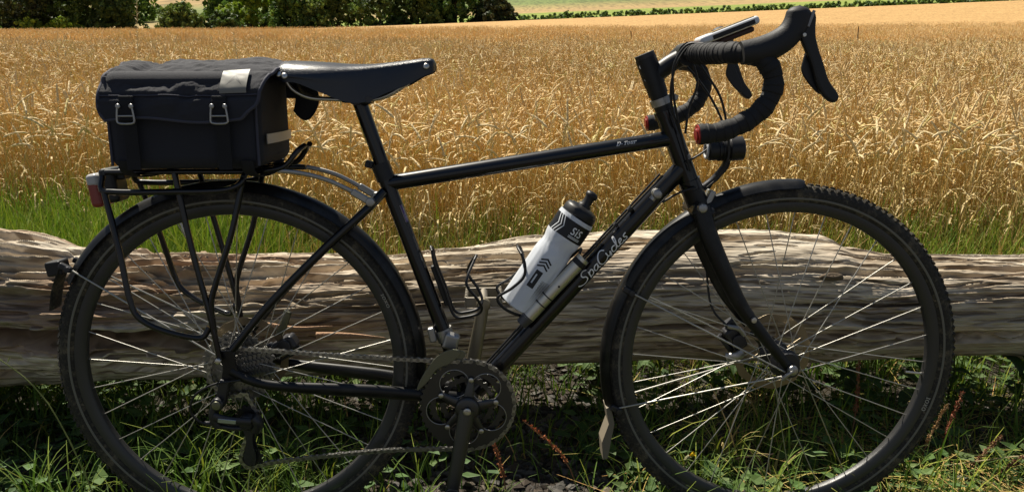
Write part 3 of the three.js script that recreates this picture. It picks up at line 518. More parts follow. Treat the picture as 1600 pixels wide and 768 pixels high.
// --- seat post, clamp, saddle
part(bike, 'seat_post', sweep([[-0.241, 0.860, 0], [-0.195, 0.718, 0]], 0.0137, { sides: 20 }), M.paint);
part(bike, 'seat_clamp', merge([sweep([[-0.2065, 0.744, 0], [-0.196, 0.713, 0]], 0.0178, { sides: 20 }), rbox(0.016, 0.013, 0.018, 0.003, -0.226, 0.742, 0, -0.3), rod([-0.229, 0.742, 0.013], [-0.229, 0.742, -0.013], 0.004)]), M.blackPlastic);
part(bike, 'saddle_clamp', merge([rbox(0.055, 0.016, 0.05, 0.005, -0.243, 0.862, 0, -0.06), disc(0.012, 0.062, -0.243, 0.863, 0, 18)]), M.darkMetal);
{
  const st = [[-0.383, .914, .908, .040, .902, .044], [-0.378, .922, .910, .060, .900, .062], [-0.362, .930, .908, .074, .893, .074], [-0.338, .930, .905, .078, .891, .078], [-0.295, .928, .904, .073, .874, .075], [-0.250, .925, .908, .058, .857, .064], [-0.215, .925, .912, .046, .859, .055], [-0.190, .927, .915, .037, .871, .045], [-0.145, .932, .921, .026, .889, .030], [-0.120, .935, .925, .022, .903, .023], [-0.104, .934, .925, .017, .909, .017], [-0.098, .926, .922, .006, .915, .006]];
  const curve = k => new THREE.CatmullRomCurve3(st.map(s => V(s[0], s[k], 0)), false, 'centripetal');
  const cv = [1, 2, 3, 4, 5].map(curve);
  const sect = (u, v, off = 0) => {                                  // v: -1 near skirt .. 0 ridge .. 1 far skirt
    const [yt, ye, we, ys, ws] = cv.map(c => c.getPoint(u)), a = Math.abs(v), sg = v < 0 ? 1 : -1, q = new THREE.CatmullRomCurve3([V(0, yt.y, 0), V(we.y * 0.5, mix(yt.y, ye.y, 0.12), 0), V(we.y * 0.88, mix(yt.y, ye.y, 0.55), 0), V(we.y * 1.01, ye.y - 0.004, 0), V(mix(we.y, ws.y, 0.6), mix(ye.y, ys.y, 0.5), 0), V(ws.y, ys.y, 0)], false, 'centripetal').getPoint(a);
    return V(yt.x, q.y, sg * q.x);
  };
  const outer = surface(90, 48, (u, v) => sect(u, v * 2 - 1)), inner = surface(90, 48, (u, v) => { const p = sect(u, v * 2 - 1); p.z *= 0.93; p.y -= 0.0045 * (1 - Math.abs(v * 2 - 1) * 0.9); return p; });
  const saddle = part(bike, 'saddle', merge([outer, inner]), M.leather);
  const rivet = (x, y, z, nz) => { const g = new THREE.SphereGeometry(0.0058, 14, 8, 0, 7, 0, 1.5); g.scale(1, 0.5, 1); g.lookAt ? 0 : 0; g.rotateX(nz); g.translate(x, y, z); return g; };
  for (const [u, v, a] of [[0.16, -0.60, 1.0], [0.21, -0.68, 1.15], [0.16, 0.60, -1.0], [0.21, 0.68, -1.15], [0.12, 0.0, 0], [0.845, -0.66, 1.2], [0.845, 0.66, -1.2]]) { const p = sect(u, v); part(saddle, 'rivet', rivet(p.x, p.y + 0.0008, p.z + 0.0006 * Math.sign(a), a), M.steel); }
  part(saddle, 'skirt_rivet', disc(0.006, 0.003, -0.215, 0.862, 0.0555, 16), M.darkMetal);
  for (const s of [1, -1]) part(saddle, 'rail', sweep([[-0.366, 0.904, 0.040 * s], [-0.356, 0.882, 0.034 * s], [-0.330, 0.866, 0.026 * s], [-0.290, 0.862, 0.022 * s], [-0.200, 0.864, 0.020 * s], [-0.130, 0.905, 0.008 * s]], 0.0036, { sides: 8, seg: 30 }), M.steel);
  part(saddle, 'cantle_plate', sweep([[-0.362, 0.899, 0.066], [-0.376, 0.904, 0.03], [-0.378, 0.905, 0], [-0.376, 0.904, -0.03], [-0.362, 0.899, -0.066]], [0.0035, 0.007], { sides: 8, seg: 24 }), M.steel);
}

// --- fork, headset, stem
part(bike, 'steerer', merge([sweep([[0.2905, 0.926, 0], [0.326, 0.838, 0]], 0.0165, { sides: 20 }), sweep([[0.299, 0.905, 0], [0.313, 0.870, 0]], 0.0185, { sides: 20 })]), M.blackPlastic);
part(bike, 'spacer_clamp', merge([sweep([[0.3155, 0.864, 0], [0.3205, 0.8515, 0]], 0.0195, { sides: 24 }), rbox(0.016, 0.011, 0.016, 0.002, 0.340, 0.866, 0.004, -0.3)]), M.alloy);
const stem = part(bike, 'stem', merge([sweep([[0.302, 0.903, 0], [0.330, 0.924, 0], [0.362, 0.941, 0]], t => [0.0165, 0.0165], { sides: 18, seg: 12 }), sweep([[0.2865, 0.936, 0], [0.306, 0.888, 0]], 0.0195, { sides: 20 }), sweep([[0.362, 0.942, 0.024], [0.362, 0.942, -0.024]], 0.0215, { sides: 20 })]), M.blackPlastic);
part(stem, 'top_cap', sweep([[0.2835, 0.9435, 0], [0.2868, 0.9355, 0]], 0.0188, { sides: 20 }), M.darkMetal);
for (const [x, y] of [[0.278, 0.920], [0.2885, 0.897]]) part(stem, 'clamp_bolt', rod([x, y, 0.010], [x, y, -0.010], 0.0045, 10), M.steel);
const fork = part(bike, 'fork', merge([
  sweep([[0.384, 0.694, 0], [0.399, 0.655, 0]], [0.0235, 0.021], { sides: 20 }), rbox(0.044, 0.030, 0.092, 0.011, 0.399, 0.653, 0, -0.37),
  ...[1, -1].map(s => sweep([[0.394, 0.664, 0.036 * s], [0.402, 0.632, 0.043 * s], [0.412, 0.602, 0.047 * s], [0.437, 0.548, 0.050 * s], [0.477, 0.474, 0.052 * s], [0.524, 0.414, 0.053 * s], [0.572, 0.356, 0.054 * s]], t => [mix(0.0125, 0.0085, t), mix(0.0175, 0.0105, smooth(0.15, 1, t))], { sides: 16, seg: 40 }))]), M.paintDusty);
for (const s of [1, -1]) part(fork, 'dropout', plate(smoothOutline([[0.556, 0.376], [0.580, 0.380], [0.594, 0.360], [0.590, 0.338], [0.572, 0.334], [0.556, 0.352]]), 0.007, 0.055 * s), M.darkMetal);
part(fork, 'rack_boss', disc(0.0055, 0.006, 0.497, 0.452, 0.064, 14), M.steel);
part(fork, 'crown_bolt', disc(0.009, 0.014, 0.392, 0.664, 0.050, 16, 0.3), M.alloy);
part(bike, 'hub_skewer', merge([disc(0.010, 0.012, FRONT.x + 0.002, FRONT.y, 0.066, 18, 0.3), sweep([[0.560, 0.333, 0.066], [0.566, 0.343, 0.070], [0.577, 0.352, 0.072]], 0.004, { sides: 8, seg: 10 })]), M.alloy);

// --- wheels
function wheel(c, rear) {
  const w = assembly(bike, 'wheel', c), { x, y } = c;
  const prof = []; for (let k = 0; k <= 40; k++) { const a = -2.45 + k / 40 * 4.9; const q = 0.0188 + (Math.abs(a) > 1.0 && k % 3 === 0 ? 0.0005 : 0); prof.push([0.3310 + q * Math.cos(a), q * Math.sin(a)]); }
  const knobs = [], base = new THREE.BoxGeometry(0.0042, 0.0090, 0.0075);
  for (let k = 0; k < 150; k++) for (const s of [-1, 0, 1]) { const g = base.clone(); g.rotateX(s * 0.5 + 0.45 * (k % 2 ? 1 : -1) * (s === 0 ? 1 : 0)); g.translate(0.3505 - Math.abs(s) * 0.0042, 0, s * 0.0105); g.rotateZ((k + (s ? 0.5 : 0)) / 150 * Math.PI * 2); g.translate(x, y, 0); knobs.push(g); }
  const wall = ringLathe(prof, x, y, 0, 180); for (let i = 0; i < wall.attributes.uv.count; i++) wall.attributes.uv.setXY(i, wall.attributes.uv.getX(i) * 2.1, wall.attributes.uv.getY(i) * 0.092);
  part(w, 'tyre', merge([wall, ...knobs]), M.rubber);
  for (const s of [1, -1]) part(w, 'reflective_stripe', ringLathe([[0.3225, 0.0176 * s], [0.3240, 0.01865 * s], [0.3258, 0.0187 * s], [0.3268, 0.0182 * s]], x, y, 0, 140), M.stripe);
  part(w, 'rim', ringLathe([[0.2965, -0.0045], [0.299, -0.0092], [0.308, -0.0122], [0.3165, -0.0132], [0.3175, -0.0118], [0.3175, 0.0118], [0.3165, 0.0132], [0.308, 0.0122], [0.299, 0.0092], [0.2965, 0.0045], [0.2965, -0.0045]], x, y, 0, 160), M.rim);
  const fl = rear ? [0.034, -0.030] : [0.030, -0.027];
  part(w, 'hub', ringLathe([[0.004, -0.062], [0.010, -0.060], [0.011, fl[1] - 0.006], [0.0295, fl[1] - 0.002], [0.0295, fl[1] + 0.002], [0.016, fl[1] + 0.007], [0.015, 0], [0.016, fl[0] - 0.007], [0.0295, fl[0] - 0.002], [0.0295, fl[0] + 0.002], [0.012, fl[0] + 0.006], [0.011, rear ? 0.060 : 0.048], [0.004, 0.062]], x, y, 0, 32), M.darkMetal);
  const sp = new THREE.CylinderGeometry(0.00105, 0.00105, 1, 6, 1), N = 32, up = V(0, 1, 0);
  for (let k = 0; k < N; k++) {
    const side = k % 2, dir = Math.floor(k / 2) % 2 ? 1 : -1, a = (k + 0.5) / N * Math.PI * 2 + 0.06, b = a + dir * 1.12 , A = V(Math.cos(b) * 0.0262, Math.sin(b) * 0.0262, fl[side] + 0.0018 * dir), B = V(Math.cos(a) * 0.2985, Math.sin(a) * 0.2985, 0.002 * (side ? -1 : 1));
    const m = new THREE.Mesh(sp, M.spoke); m.name = 'spoke'; m.castShadow = m.receiveShadow = true; const d = B.clone().sub(A), L = d.length();
    m.scale.set(1, L, 1); m.quaternion.setFromUnitVectors(up, d.normalize()); m.position.copy(A).addScaledVector(d, L / 2); w.add(m);
  }
  const v0 = rear ? 1.9 : -0.12; part(w, 'valve', rod([x + Math.cos(v0) * 0.298, y + Math.sin(v0) * 0.298, 0], [x + Math.cos(v0) * 0.262, y + Math.sin(v0) * 0.262, 0], 0.0026, 8), M.steel);
  // lettering on the tyre's wall
  const t = canvasTex(256, 96, (c2) => { c2.fillStyle = '#a9a49a'; c2.font = 'bold 76px sans-serif'; c2.textAlign = 'center'; c2.fillText('IOXO', 128, 74); });
  const a0 = rear ? 0.49 : -0.24, a1 = rear ? 0.36 : -0.37;
  part(w, 'tyre_lettering', surface(20, 2, (u, v) => { const a = mix(a0, a1, u), r = mix(0.3090, 0.3205, v); return V(x + Math.cos(a) * r, y + Math.sin(a) * r, mix(0.0138, 0.0186, v)); }), decal(t));
  return w;
}
const rearWheel = wheel(REAR, true), frontWheel = wheel(FRONT, false);
function gear(n, r, ri, t, z, x, y, th = 0.004) { const p = []; for (let k = 0; k < n; k++) for (const [f, q] of [[0, -th * 0.5], [0.22, th * 0.5], [0.5, th * 0.5], [0.72, -th * 0.5]]) { const a = (k + f) / n * Math.PI * 2; p.push([x + Math.cos(a) * (r + q), y + Math.sin(a) * (r + q)]); } return plate(p, t, z, 0.0002, [[x, y, ri]]); }
part(rearWheel, 'cassette', merge([34, 30, 26, 23, 20, 17, 15, 13, 11].map((n, k) => gear(n, n * 0.0127 / Math.PI / 2, Math.max(0.012, n * 0.0127 / Math.PI / 2 - 0.012), 0.0019, 0.0215 + k * 0.0040, REAR.x, REAR.y))), std(0.21, 0.205, 0.19, 0.38, { metalness: 0.9 }));
{
  const rot = (c, z, R) => { const outer = [], n = 96; for (let k = 0; k < n; k++) { const a = k / n * Math.PI * 2, q = R + 0.0012 * Math.sin(k * Math.PI / 4); outer.push([c.x + Math.cos(a) * q, c.y + Math.sin(a) * q]); } const ring = plate(outer, 0.0018, z, 0.0002, [[c.x, c.y, R - 0.015]]); const arms = []; for (let k = 0; k < 6; k++) { const a = k / 6 * Math.PI * 2; arms.push(rod([c.x + Math.cos(a) * 0.020, c.y + Math.sin(a) * 0.020, z], [c.x + Math.cos(a + 0.45) * (R - 0.011), c.y + Math.sin(a + 0.45) * (R - 0.011), z], 0.0026, 6)); } return merge([ring, ...arms, disc(0.023, 0.004, c.x, c.y, z, 24)]); };
  part(frontWheel, 'brake_rotor', rot(FRONT, -0.040, 0.080), M.rotor); part(rearWheel, 'brake_rotor', rot(REAR, -0.046, 0.080), M.rotor);
  const cal = (x, y, z, rz) => { const b = rbox(0.052, 0.030, 0.034, 0.007, 0, 0, 0); const k = merge([b, disc(0.014, 0.046, 0.004, 0.002, 0, 18), rbox(0.018, 0.022, 0.02, 0.004, -0.03, 0.008, 0), rod([-0.022, -0.022, 0], [0.026, -0.020, 0], 0.006, 8)]); k.rotateZ(rz); k.translate(x, y, z); return k; };
  const c1 = part(bike, 'brake_caliper', cal(0.498, 0.382, -0.045, -0.95), M.darkMetal); part(c1, 'actuator_arm', merge([sweep([[0.479, 0.410, -0.03], [0.500, 0.406, -0.025], [0.512, 0.392, -0.026]], 0.005, { sides: 8, seg: 10 }), sweep([[0.480, 0.344, -0.03], [0.498, 0.350, -0.02], [0.510, 0.356, -0.026]], [0.006, 0.010], { sides: 8, seg: 10 })]), M.alloy);
  const c2 = part(bike, 'brake_caliper', cal(-0.418, 0.372, -0.050, 0.5), M.darkMetal); part(c2, 'actuator_arm', sweep([[-0.425, 0.400, -0.04], [-0.412, 0.425, -0.035], [-0.404, 0.448, -0.034]], [0.005, 0.008], { sides: 8, seg: 10 }), M.greenSteel);
}

// --- mudguards
function guard(c, a0, a1, R, w, mudFrom) {
  const prof = v => { const q = v * 2 - 1; return [R - 0.016 * Math.pow(Math.abs(q), 2.6), q * w]; };
  const f = off => surface(140, 14, (u, v) => { const e = Math.sqrt(1 - Math.pow(1 - Math.min(1, u / 0.022), 2)), a = mix(a0, a1, u); let [r, z] = prof(0.5 + (v - 0.5) * mix(0.35, 1, e)); r -= 0.002 * (1 - e); return V(c.x + Math.cos(a) * (r - off), c.y + Math.sin(a) * (r - off), z * (1 - off * 8)); }, 0.9, 0.08);
  return merge([f(0), f(0.0016)]);
}
const rad = d => d * Math.PI / 180;
const fg = part(bike, 'mudguard', guard(FRONT, rad(86.5), rad(197), 0.3605, 0.0240), M.guard);
const rg = part(bike, 'mudguard', guard(REAR, rad(-6), rad(151), 0.3615, 0.0245), M.guard);
part(fg, 'mud_flap', plate([[0.2285, 0.258], [0.2360, 0.262], [0.2440, 0.226], [0.2385, 0.192], [0.2325, 0.152], [0.2245, 0.150], [0.2215, 0.186], [0.2345, 0.226]], 0.046, 0, 0.001), std(0.20, 0.17, 0.12, 0.7));
part(rg, 'mud_flap', sweep([[-0.812, 0.548, 0], [-0.828, 0.512, 0], [-0.838, 0.468, 0]], [0.022, 0.0022], { sides: 10, seg: 8 }), M.rubber);
part(rg, 'reflector_block', rbox(0.030, 0.028, 0.034, 0.004, -0.824, 0.548, 0.0, 0.15), M.blackPlastic);
const stay = (p, a, b) => { for (const s of [1, -1]) part(p, 'stay', rod([a[0], a[1], 0.024 * s], [b[0], b[1], 0.060 * s], 0.0018, 8), M.spoke); };
stay(fg, [0.269, 0.497], [0.566, 0.346]); stay(fg, [0.247, 0.259], [0.566, 0.338]); stay(rg, [-0.792, 0.552], [-0.508, 0.384]);
for (const [p, x, y] of [[fg, 0.264, 0.500], [fg, 0.246, 0.258], [rg, -0.796, 0.553]]) for (const s of [1, -1]) part(p, 'stay_clip', merge([rbox(0.024, 0.012, 0.010, 0.003, x, y, 0.025 * s, -0.5), disc(0.006, 0.012, x + 0.006, y - 0.003, 0.027 * s, 12)]), M.darkMetal);
part(fg, 'fork_bracket', rbox(0.012, 0.05, 0.03, 0.003, 0.413, 0.668, 0, -0.4), M.alloy);

// --- drivetrain
{
  const cs = assembly(bike, 'crankset', V(BB.x, BB.y, 0.045)), { x, y } = BB;
  const ringShape = (n, r, z) => { const p = []; for (let k = 0; k < n; k++) for (const [f, q] of [[0, -0.002], [0.25, 0.002], [0.5, 0.002], [0.75, -0.002]]) { const a = (k + f) / n * Math.PI * 2; p.push([x + Math.cos(a) * (r + q), y + Math.sin(a) * (r + q)]); } return p; };
  const bolts = [0, 1, 2, 3, 4].map(k => rad(82 + 72 * k)), gaps = bolts.map(a => a + rad(36));
  part(cs, 'chainring', plate(ringShape(46, 0.0905, 0), 0.0034, 0.048, 0.0005, [...gaps.map(a => [x + Math.cos(a) * 0.0520, y + Math.sin(a) * 0.0520, 0.0284]), [x, y, 0.018]]), M.ringMetal);
  part(cs, 'chainring', plate(ringShape(36, 0.0735, 0), 0.003, 0.040, 0.0004, [[x, y, 0.0625]]), M.ringMetal);
  part(cs, 'chainring', plate(ringShape(26, 0.0530, 0), 0.003, 0.032, 0.0004, [[x, y, 0.0435]]), M.ringMetal);
  for (const a of gaps) { const g = new THREE.TorusGeometry(0.0284, 0.0010, 6, 40); g.translate(x + Math.cos(a) * 0.0520, y + Math.sin(a) * 0.0520, 0.0499); part(cs, 'window_edge', g, M.alloy); }
  part(cs, 'spider', merge([...bolts.map(a => sweep([[x, y, 0.058], [x + Math.cos(a) * 0.030, y + Math.sin(a) * 0.030, 0.056], [x + Math.cos(a) * 0.058, y + Math.sin(a) * 0.058, 0.051]], t => [0.0035, mix(0.013, 0.0062, t)], { sides: 10, seg: 8 })), disc(0.024, 0.020, x, y, 0.060, 28, 0.25)]), M.ringMetal);
  for (const a of bolts) part(cs, 'chainring_bolt', merge([disc(0.0052, 0.004, x + Math.cos(a) * 0.056, y + Math.sin(a) * 0.056, 0.0565, 14, 0.3)]), M.steel);
  const arm = s => { const d = V(-0.031, -0.166).multiplyScalar(s), z0 = 0.066 * s, z1 = 0.082 * s; return sweep([[x, y, z0], [x + d.x * 0.5, y + d.y * 0.5, mix(z0, z1, 0.5)], [x + d.x, y + d.y, z1]], t => [0.0085, mix(0.0165, 0.0125, t)], { sides: 14, seg: 14 }); };
  const armM = std(0.10, 0.098, 0.088, 0.40, { metalness: 0.85 });
  const ra = part(cs, 'crank_arm', merge([arm(1), disc(0.0145, 0.016, x - 0.031, y - 0.166, 0.082, 20, 0.2)]), armM);
  part(ra, 'crank_bolt', merge([disc(0.0078, 0.006, x, y, 0.0775, 18, 0.25), disc(0.0045, 0.002, x, y, 0.0815, 6, 0.05)]), M.steel);
  const la = part(cs, 'crank_arm', merge([arm(-1), disc(0.0145, 0.016, x + 0.031, y + 0.166, -0.082, 20, 0.2)]), std(0.30, 0.26, 0.18, 0.45, { metalness: 0.8 }));
  const t = canvasTex(256, 64, c => { c.fillStyle = '#141210'; c.font = 'bold 46px sans-serif'; c.fillText('FSA', 60, 48); });
  const pa = V(x + 0.012, y + 0.066, -0.076), pb = V(x + 0.024, y + 0.13, -0.079); part(la, 'lettering', (() => { const n = V(pb.x - pa.x, pb.y - pa.y, 0).normalize(), q = V(-n.y, n.x, 0); return surface(2, 2, (u, v) => pa.clone().lerp(pb, u).addScaledVector(q, (0.5 - v) * 0.016).add(V(0, 0, 0.0094 - 0.001 * Math.abs(v * 2 - 1)))); })(), decal(t));
  const pedal = (px, py, s) => { const zc = 0.142 * s; const L = []; for (const dx of [-0.036, 0.036]) L.push(rbox(0.007, 0.022, 0.084, 0.002, px + dx, py, zc)); for (const dz of [-0.040, 0.040]) L.push(rbox(0.074, 0.020, 0.006, 0.002, px, py, zc + dz)); L.push(rod([px, py, 0.09 * s], [px, py, 0.185 * s], 0.009, 12)); for (let k = -3; k <= 3; k++) for (const dx of [-0.036, 0.036]) L.push(rbox(0.005, 0.028, 0.004, 0.001, px + dx, py, zc + k * 0.012)); return merge(L); };
  part(cs, 'pedal', pedal(x - 0.031, y - 0.166, 1), M.darkMetal); part(cs, 'pedal', (() => { const g = pedal(x + 0.031, y + 0.166, -1); return g; })(), std(0.30, 0.27, 0.22, 0.5, { metalness: 0.8 }));

  // chain: one run over cassette, chainring and the two jockey wheels
  const z = 0.046, RC = 0.0475, RR = 0.0905, arcPts = (cx, cy, r, a0, a1, n) => Array.from({ length: n + 1 }, (_, i) => { const a = mix(a0, a1, i / n); return V(cx + Math.cos(a) * r, cy + Math.sin(a) * r, z); });
  const pts = [...arcPts(x, y, RR, rad(97), rad(-90), 26), V(-0.20, 0.187, z), V(-0.44, 0.163, z), ...arcPts(-0.470, 0.175, 0.020, rad(-60), rad(-200), 8), V(-0.478, 0.215, z), ...arcPts(-0.470, 0.262, 0.020, rad(-70), rad(40), 6), ...arcPts(REAR.x, REAR.y, RC, rad(-70), rad(-262), 22), V(-0.30, 0.384, z)];
  const C = new THREE.CatmullRomCurve3(pts, true, 'centripetal', 0.5), len = C.getLength(), n = Math.round(len / 0.0127), links = [];
  const side = (() => { const s = smoothOutline([[-0.0098, 0], [-0.0063, 0.0042], [0, 0.0026], [0.0063, 0.0042], [0.0098, 0], [0.0063, -0.0042], [0, -0.0026], [-0.0063, -0.0042]], 14); return plate(s, 0.0012, 0, 0); })();
  C.arcLengthDivisions = 1200;
  for (let k = 0; k < n; k++) { const p = C.getPointAt(k / n), T = C.getTangentAt(k / n), a = Math.atan2(T.y, T.x), o = k % 2 ? 0.0032 : 0.0022; for (const s of [1, -1]) { const g = side.clone(); g.rotateZ(a); g.translate(p.x, p.y, p.z + o * s); links.push(g); } const q = C.getPointAt(((k + 0.5) / n) % 1); const roll = new THREE.CylinderGeometry(0.0037, 0.0037, 0.0076, 8); roll.rotateX(Math.PI / 2); roll.translate(q.x, q.y, q.z); links.push(roll); }
  part(bike, 'chain', merge(links), std(0.42, 0.41, 0.38, 0.34, { metalness: 0.95 }));

  // derailleurs
  const rd = part(bike, 'rear_derailleur', merge([disc(0.0125, 0.030, -0.514, 0.302, 0.072, 20, 0.2), rbox(0.020, 0.050, 0.012, 0.004, -0.506, 0.322, 0.070, -0.25), sweep([[-0.524, 0.276, 0.078], [-0.500, 0.269, 0.080], [-0.456, 0.262, 0.074]], t => [0.0045, mix(0.0095, 0.0075, t)], { sides: 12, seg: 14 }), sweep([[-0.520, 0.252, 0.066], [-0.490, 0.247, 0.066], [-0.454, 0.246, 0.062]], t => [0.006, 0.0055], { sides: 10, seg: 14 }), sweep([[-0.522, 0.296, 0.070], [-0.527, 0.272, 0.071], [-0.520, 0.252, 0.068]], t => [0.011, 0.0085], { sides: 12, seg: 12 }), sweep([[-0.455, 0.270, 0.066], [-0.446, 0.256, 0.064], [-0.452, 0.240, 0.060]], [0.013, 0.0105], { sides: 12, seg: 12 }), disc(0.0155, 0.022, -0.468, 0.258, 0.062, 20, 0.25), rod([-0.53, 0.258, 0.07], [-0.545, 0.261, 0.073], 0.0042, 10)]), M.darkMetal);
  part(rd, 'name_plate', rbox(0.034, 0.0085, 0.003, 0.001, -0.498, 0.2688, 0.0838, -0.12), std(0.42, 0.47, 0.55, 0.28, { metalness: 0.9 }));
  part(rd, 'pivot_bolt', merge([disc(0.0085, 0.004, -0.514, 0.302, 0.0885, 18, 0.3)]), M.greenSteel);
  part(rd, 'cage', merge([plate(smoothOutline([[-0.478, 0.268], [-0.462, 0.270], [-0.457, 0.252], [-0.4635, 0.215], [-0.4585, 0.176], [-0.464, 0.164], [-0.476, 0.164], [-0.481, 0.178], [-0.474, 0.215], [-0.482, 0.252]]), 0.0022, 0.055), plate(smoothOutline([[-0.478, 0.268], [-0.462, 0.270], [-0.457, 0.252], [-0.4635, 0.215], [-0.4585, 0.176], [-0.464, 0.164], [-0.476, 0.164], [-0.481, 0.178], [-0.474, 0.215], [-0.482, 0.252]]), 0.0022, 0.037)]), M.darkMetal);
  for (const [jx, jy] of [[-0.470, 0.262], [-0.470, 0.175]]) part(rd, 'jockey_wheel', gear(11, 0.0215, 0.004, 0.004, z, jx, jy), M.blackPlastic);
  part(rd, 'cable_loop', sweep([[-0.470, 0.347, 0.076], [-0.520, 0.340, 0.080], [-0.556, 0.318, 0.080], [-0.566, 0.285, 0.078], [-0.548, 0.262, 0.074], [-0.522, 0.260, 0.072]], 0.0022, { sides: 8, seg: 40 }), M.cable);
  const fd = part(bike, 'front_derailleur', merge([plate(smoothOutline([[-0.142, 0.318], [-0.124, 0.333], [-0.104, 0.360], [-0.078, 0.372], [-0.060, 0.392], [-0.072, 0.398], [-0.098, 0.388], [-0.120, 0.362]]), 0.003, 0.061), plate(smoothOutline([[-0.142, 0.318], [-0.124, 0.333], [-0.104, 0.352], [-0.070, 0.362], [-0.050, 0.384], [-0.072, 0.392], [-0.100, 0.380], [-0.122, 0.356]]), 0.003, 0.044)]), M.greenSteel);
  part(fd, 'clamp_band', merge([sweep([[-0.0955, 0.420, 0], [-0.0875, 0.398, 0]], 0.0178, { sides: 20 }), rbox(0.030, 0.032, 0.022, 0.006, -0.078, 0.402, 0.022, -0.3), rbox(0.014, 0.03, 0.016, 0.004, -0.115, 0.412, 0.012, 0.2)]), M.alloy);
}

// --- handlebar, levers
{
  const end = s => [[0.336, 0.8085, 0.205 * s], [0.371, 0.8125, 0.205 * s], [0.406, 0.826, 0.205 * s], [0.436, 0.848, 0.205 * s], [0.4515, 0.875, 0.205 * s], [0.4505, 0.903, 0.205 * s], [0.434, 0.926, 0.2045 * s], [0.410, 0.9355, 0.199 * s], [0.392, 0.9375, 0.180 * s], [0.378, 0.9385, 0.140 * s], [0.368, 0.940, 0.090 * s]];
  const hb = part(bike, 'handlebar', sweep([...end(1), [0.362, 0.942, 0.04], [0.362, 0.942, -0.04], ...end(-1).reverse()], 0.0122, { sides: 12, seg: 140 }), M.darkMetal);
  for (const s of [1, -1]) {
    const path = [...end(s), [0.364, 0.9415, 0.052 * s]];
    part(hb, 'bar_tape', sweep(path, t => { const wraps = t * 30 + 16 * Math.pow(Math.max(0, t - 0.72) / 0.28, 1.4), f = wraps % 1, ridge = 0.0012 * (1 - f) + 0.0009 * Math.sin(wraps * 2.3), fat = t > 0.62 ? 0.0012 : 0; return 0.0155 + ridge + fat; }, { sides: 18, seg: 460 }), M.grip);
    part(hb, 'end_plug', merge([rod([0.3335, 0.8083, 0.205 * s], [0.3365, 0.8086, 0.205 * s], 0.0158, 20), rod([0.3310, 0.8080, 0.205 * s], [0.3335, 0.8083, 0.205 * s], 0.0105, 18)]), M.red);
    const lever = part(bike, 'brake_lever', sweep([[0.398, 0.936, 0.204 * s], [0.424, 0.940, 0.205 * s], [0.450, 0.949, 0.206 * s], [0.470, 0.963, 0.206 * s], [0.481, 0.980, 0.206 * s], [0.485, 0.996, 0.206 * s], [0.486, 1.008, 0.206 * s]], t => { const k = t > 0.9 ? Math.sqrt(Math.max(0.02, 1 - Math.pow((t - 0.9) / 0.1, 2))) : 1; return [mix(0.0195, 0.0165, t) * k, (0.0185 + 0.0025 * Math.sin(t * 4.2) + 0.0025 * smooth(0.6, 0.9, t)) * k]; }, { sides: 22, seg: 60 }), M.hood);
    part(lever, 'lever_blade', plate(smoothOutline([[0.491, 0.990], [0.506, 0.994], [0.508, 0.972], [0.511, 0.954], [0.525, 0.919], [0.537, 0.891], [0.554, 0.868], [0.551, 0.863], [0.540, 0.868], [0.526, 0.886], [0.512, 0.922], [0.498, 0.950], [0.490, 0.968]], 60), 0.013, 0.207 * s, 0.004), M.blackPlastic);
    part(lever, 'shift_paddle', plate(smoothOutline([[0.506, 0.938], [0.501, 0.922], [0.500, 0.910], [0.514, 0.889], [0.532, 0.874], [0.530, 0.890], [0.518, 0.915]], 40), 0.006, 0.200 * s, 0.002), M.blackPlastic);
    part(lever, 'name_strip', rbox(0.026, 0.005, 0.002, 0.0008, 0.5015, 0.988, 0.2155 * s, 1.25), std(0.22, 0.22, 0.23, 0.3, { metalness: 0.8 }));
    part(lever, 'pivot_pin', disc(0.003, 0.004, 0.490, 0.963, 0.222 * s, 12), M.steel);
  }
  const cab = (pts, r = 0.0023) => part(bike, 'cable', sweep(pts, r, { sides: 8, seg: 48 }), M.cable);
  cab([[0.372, 0.955, 0.06], [0.356, 0.955, 0.045], [0.338, 0.930, 0.040], [0.328, 0.890, 0.036], [0.333, 0.845, 0.03], [0.350, 0.80, 0.028]], 0.0024);
  cab([[0.374, 0.958, 0.07], [0.350, 0.957, 0.052], [0.330, 0.925, 0.046], [0.330, 0.880, 0.042], [0.345, 0.82, 0.032], [0.372, 0.730, 0.028]], 0.0024);
  cab([[0.372, 0.926, 0.05], [0.388, 0.905, 0.05], [0.414, 0.868, 0.048], [0.430, 0.820, 0.044], [0.438, 0.760, 0.042], [0.428, 0.725, 0.036], [0.405, 0.700, 0.03]]);
  cab([[0.372, 0.926, -0.05], [0.392, 0.90, -0.03], [0.420, 0.855, -0.01], [0.441, 0.805, 0.0], [0.447, 0.755, 0.0], [0.436, 0.716, -0.02], [0.420, 0.66, -0.046], [0.432, 0.58, -0.056]]);
  cab([[0.368, 0.924, 0.03], [0.376, 0.890, 0.034], [0.362, 0.845, 0.036], [0.358, 0.80, 0.034]]);
  cab([[0.362, 0.744, 0.022], [0.404, 0.772, 0.026], [0.430, 0.800, 0.02]], 0.002);
  cab([[0.384, 0.700, 0.026], [0.352, 0.690, 0.030], [0.322, 0.672, 0.027]], 0.0022);
  cab([[0.436, 0.57, -0.058], [0.440, 0.50, -0.058], [0.452, 0.44, -0.05], [0.478, 0.41, -0.035]], 0.0024);
  // gear cables along the down tube
  const off = (t, a, z) => { const p = DT0.clone().lerp(DT1, t); return [p.x - 0.745 * a, p.y + 0.665 * a, z]; };
  cab([off(0.06, 0.021, 0.016), off(0.3, 0.0225, 0.012), off(0.6, 0.0225, 0.012), off(0.95, 0.021, 0.012)], 0.0022); cab([off(0.06, 0.021, -0.010), off(0.5, 0.0225, -0.008), off(0.95, 0.021, -0.008)], 0.0022);
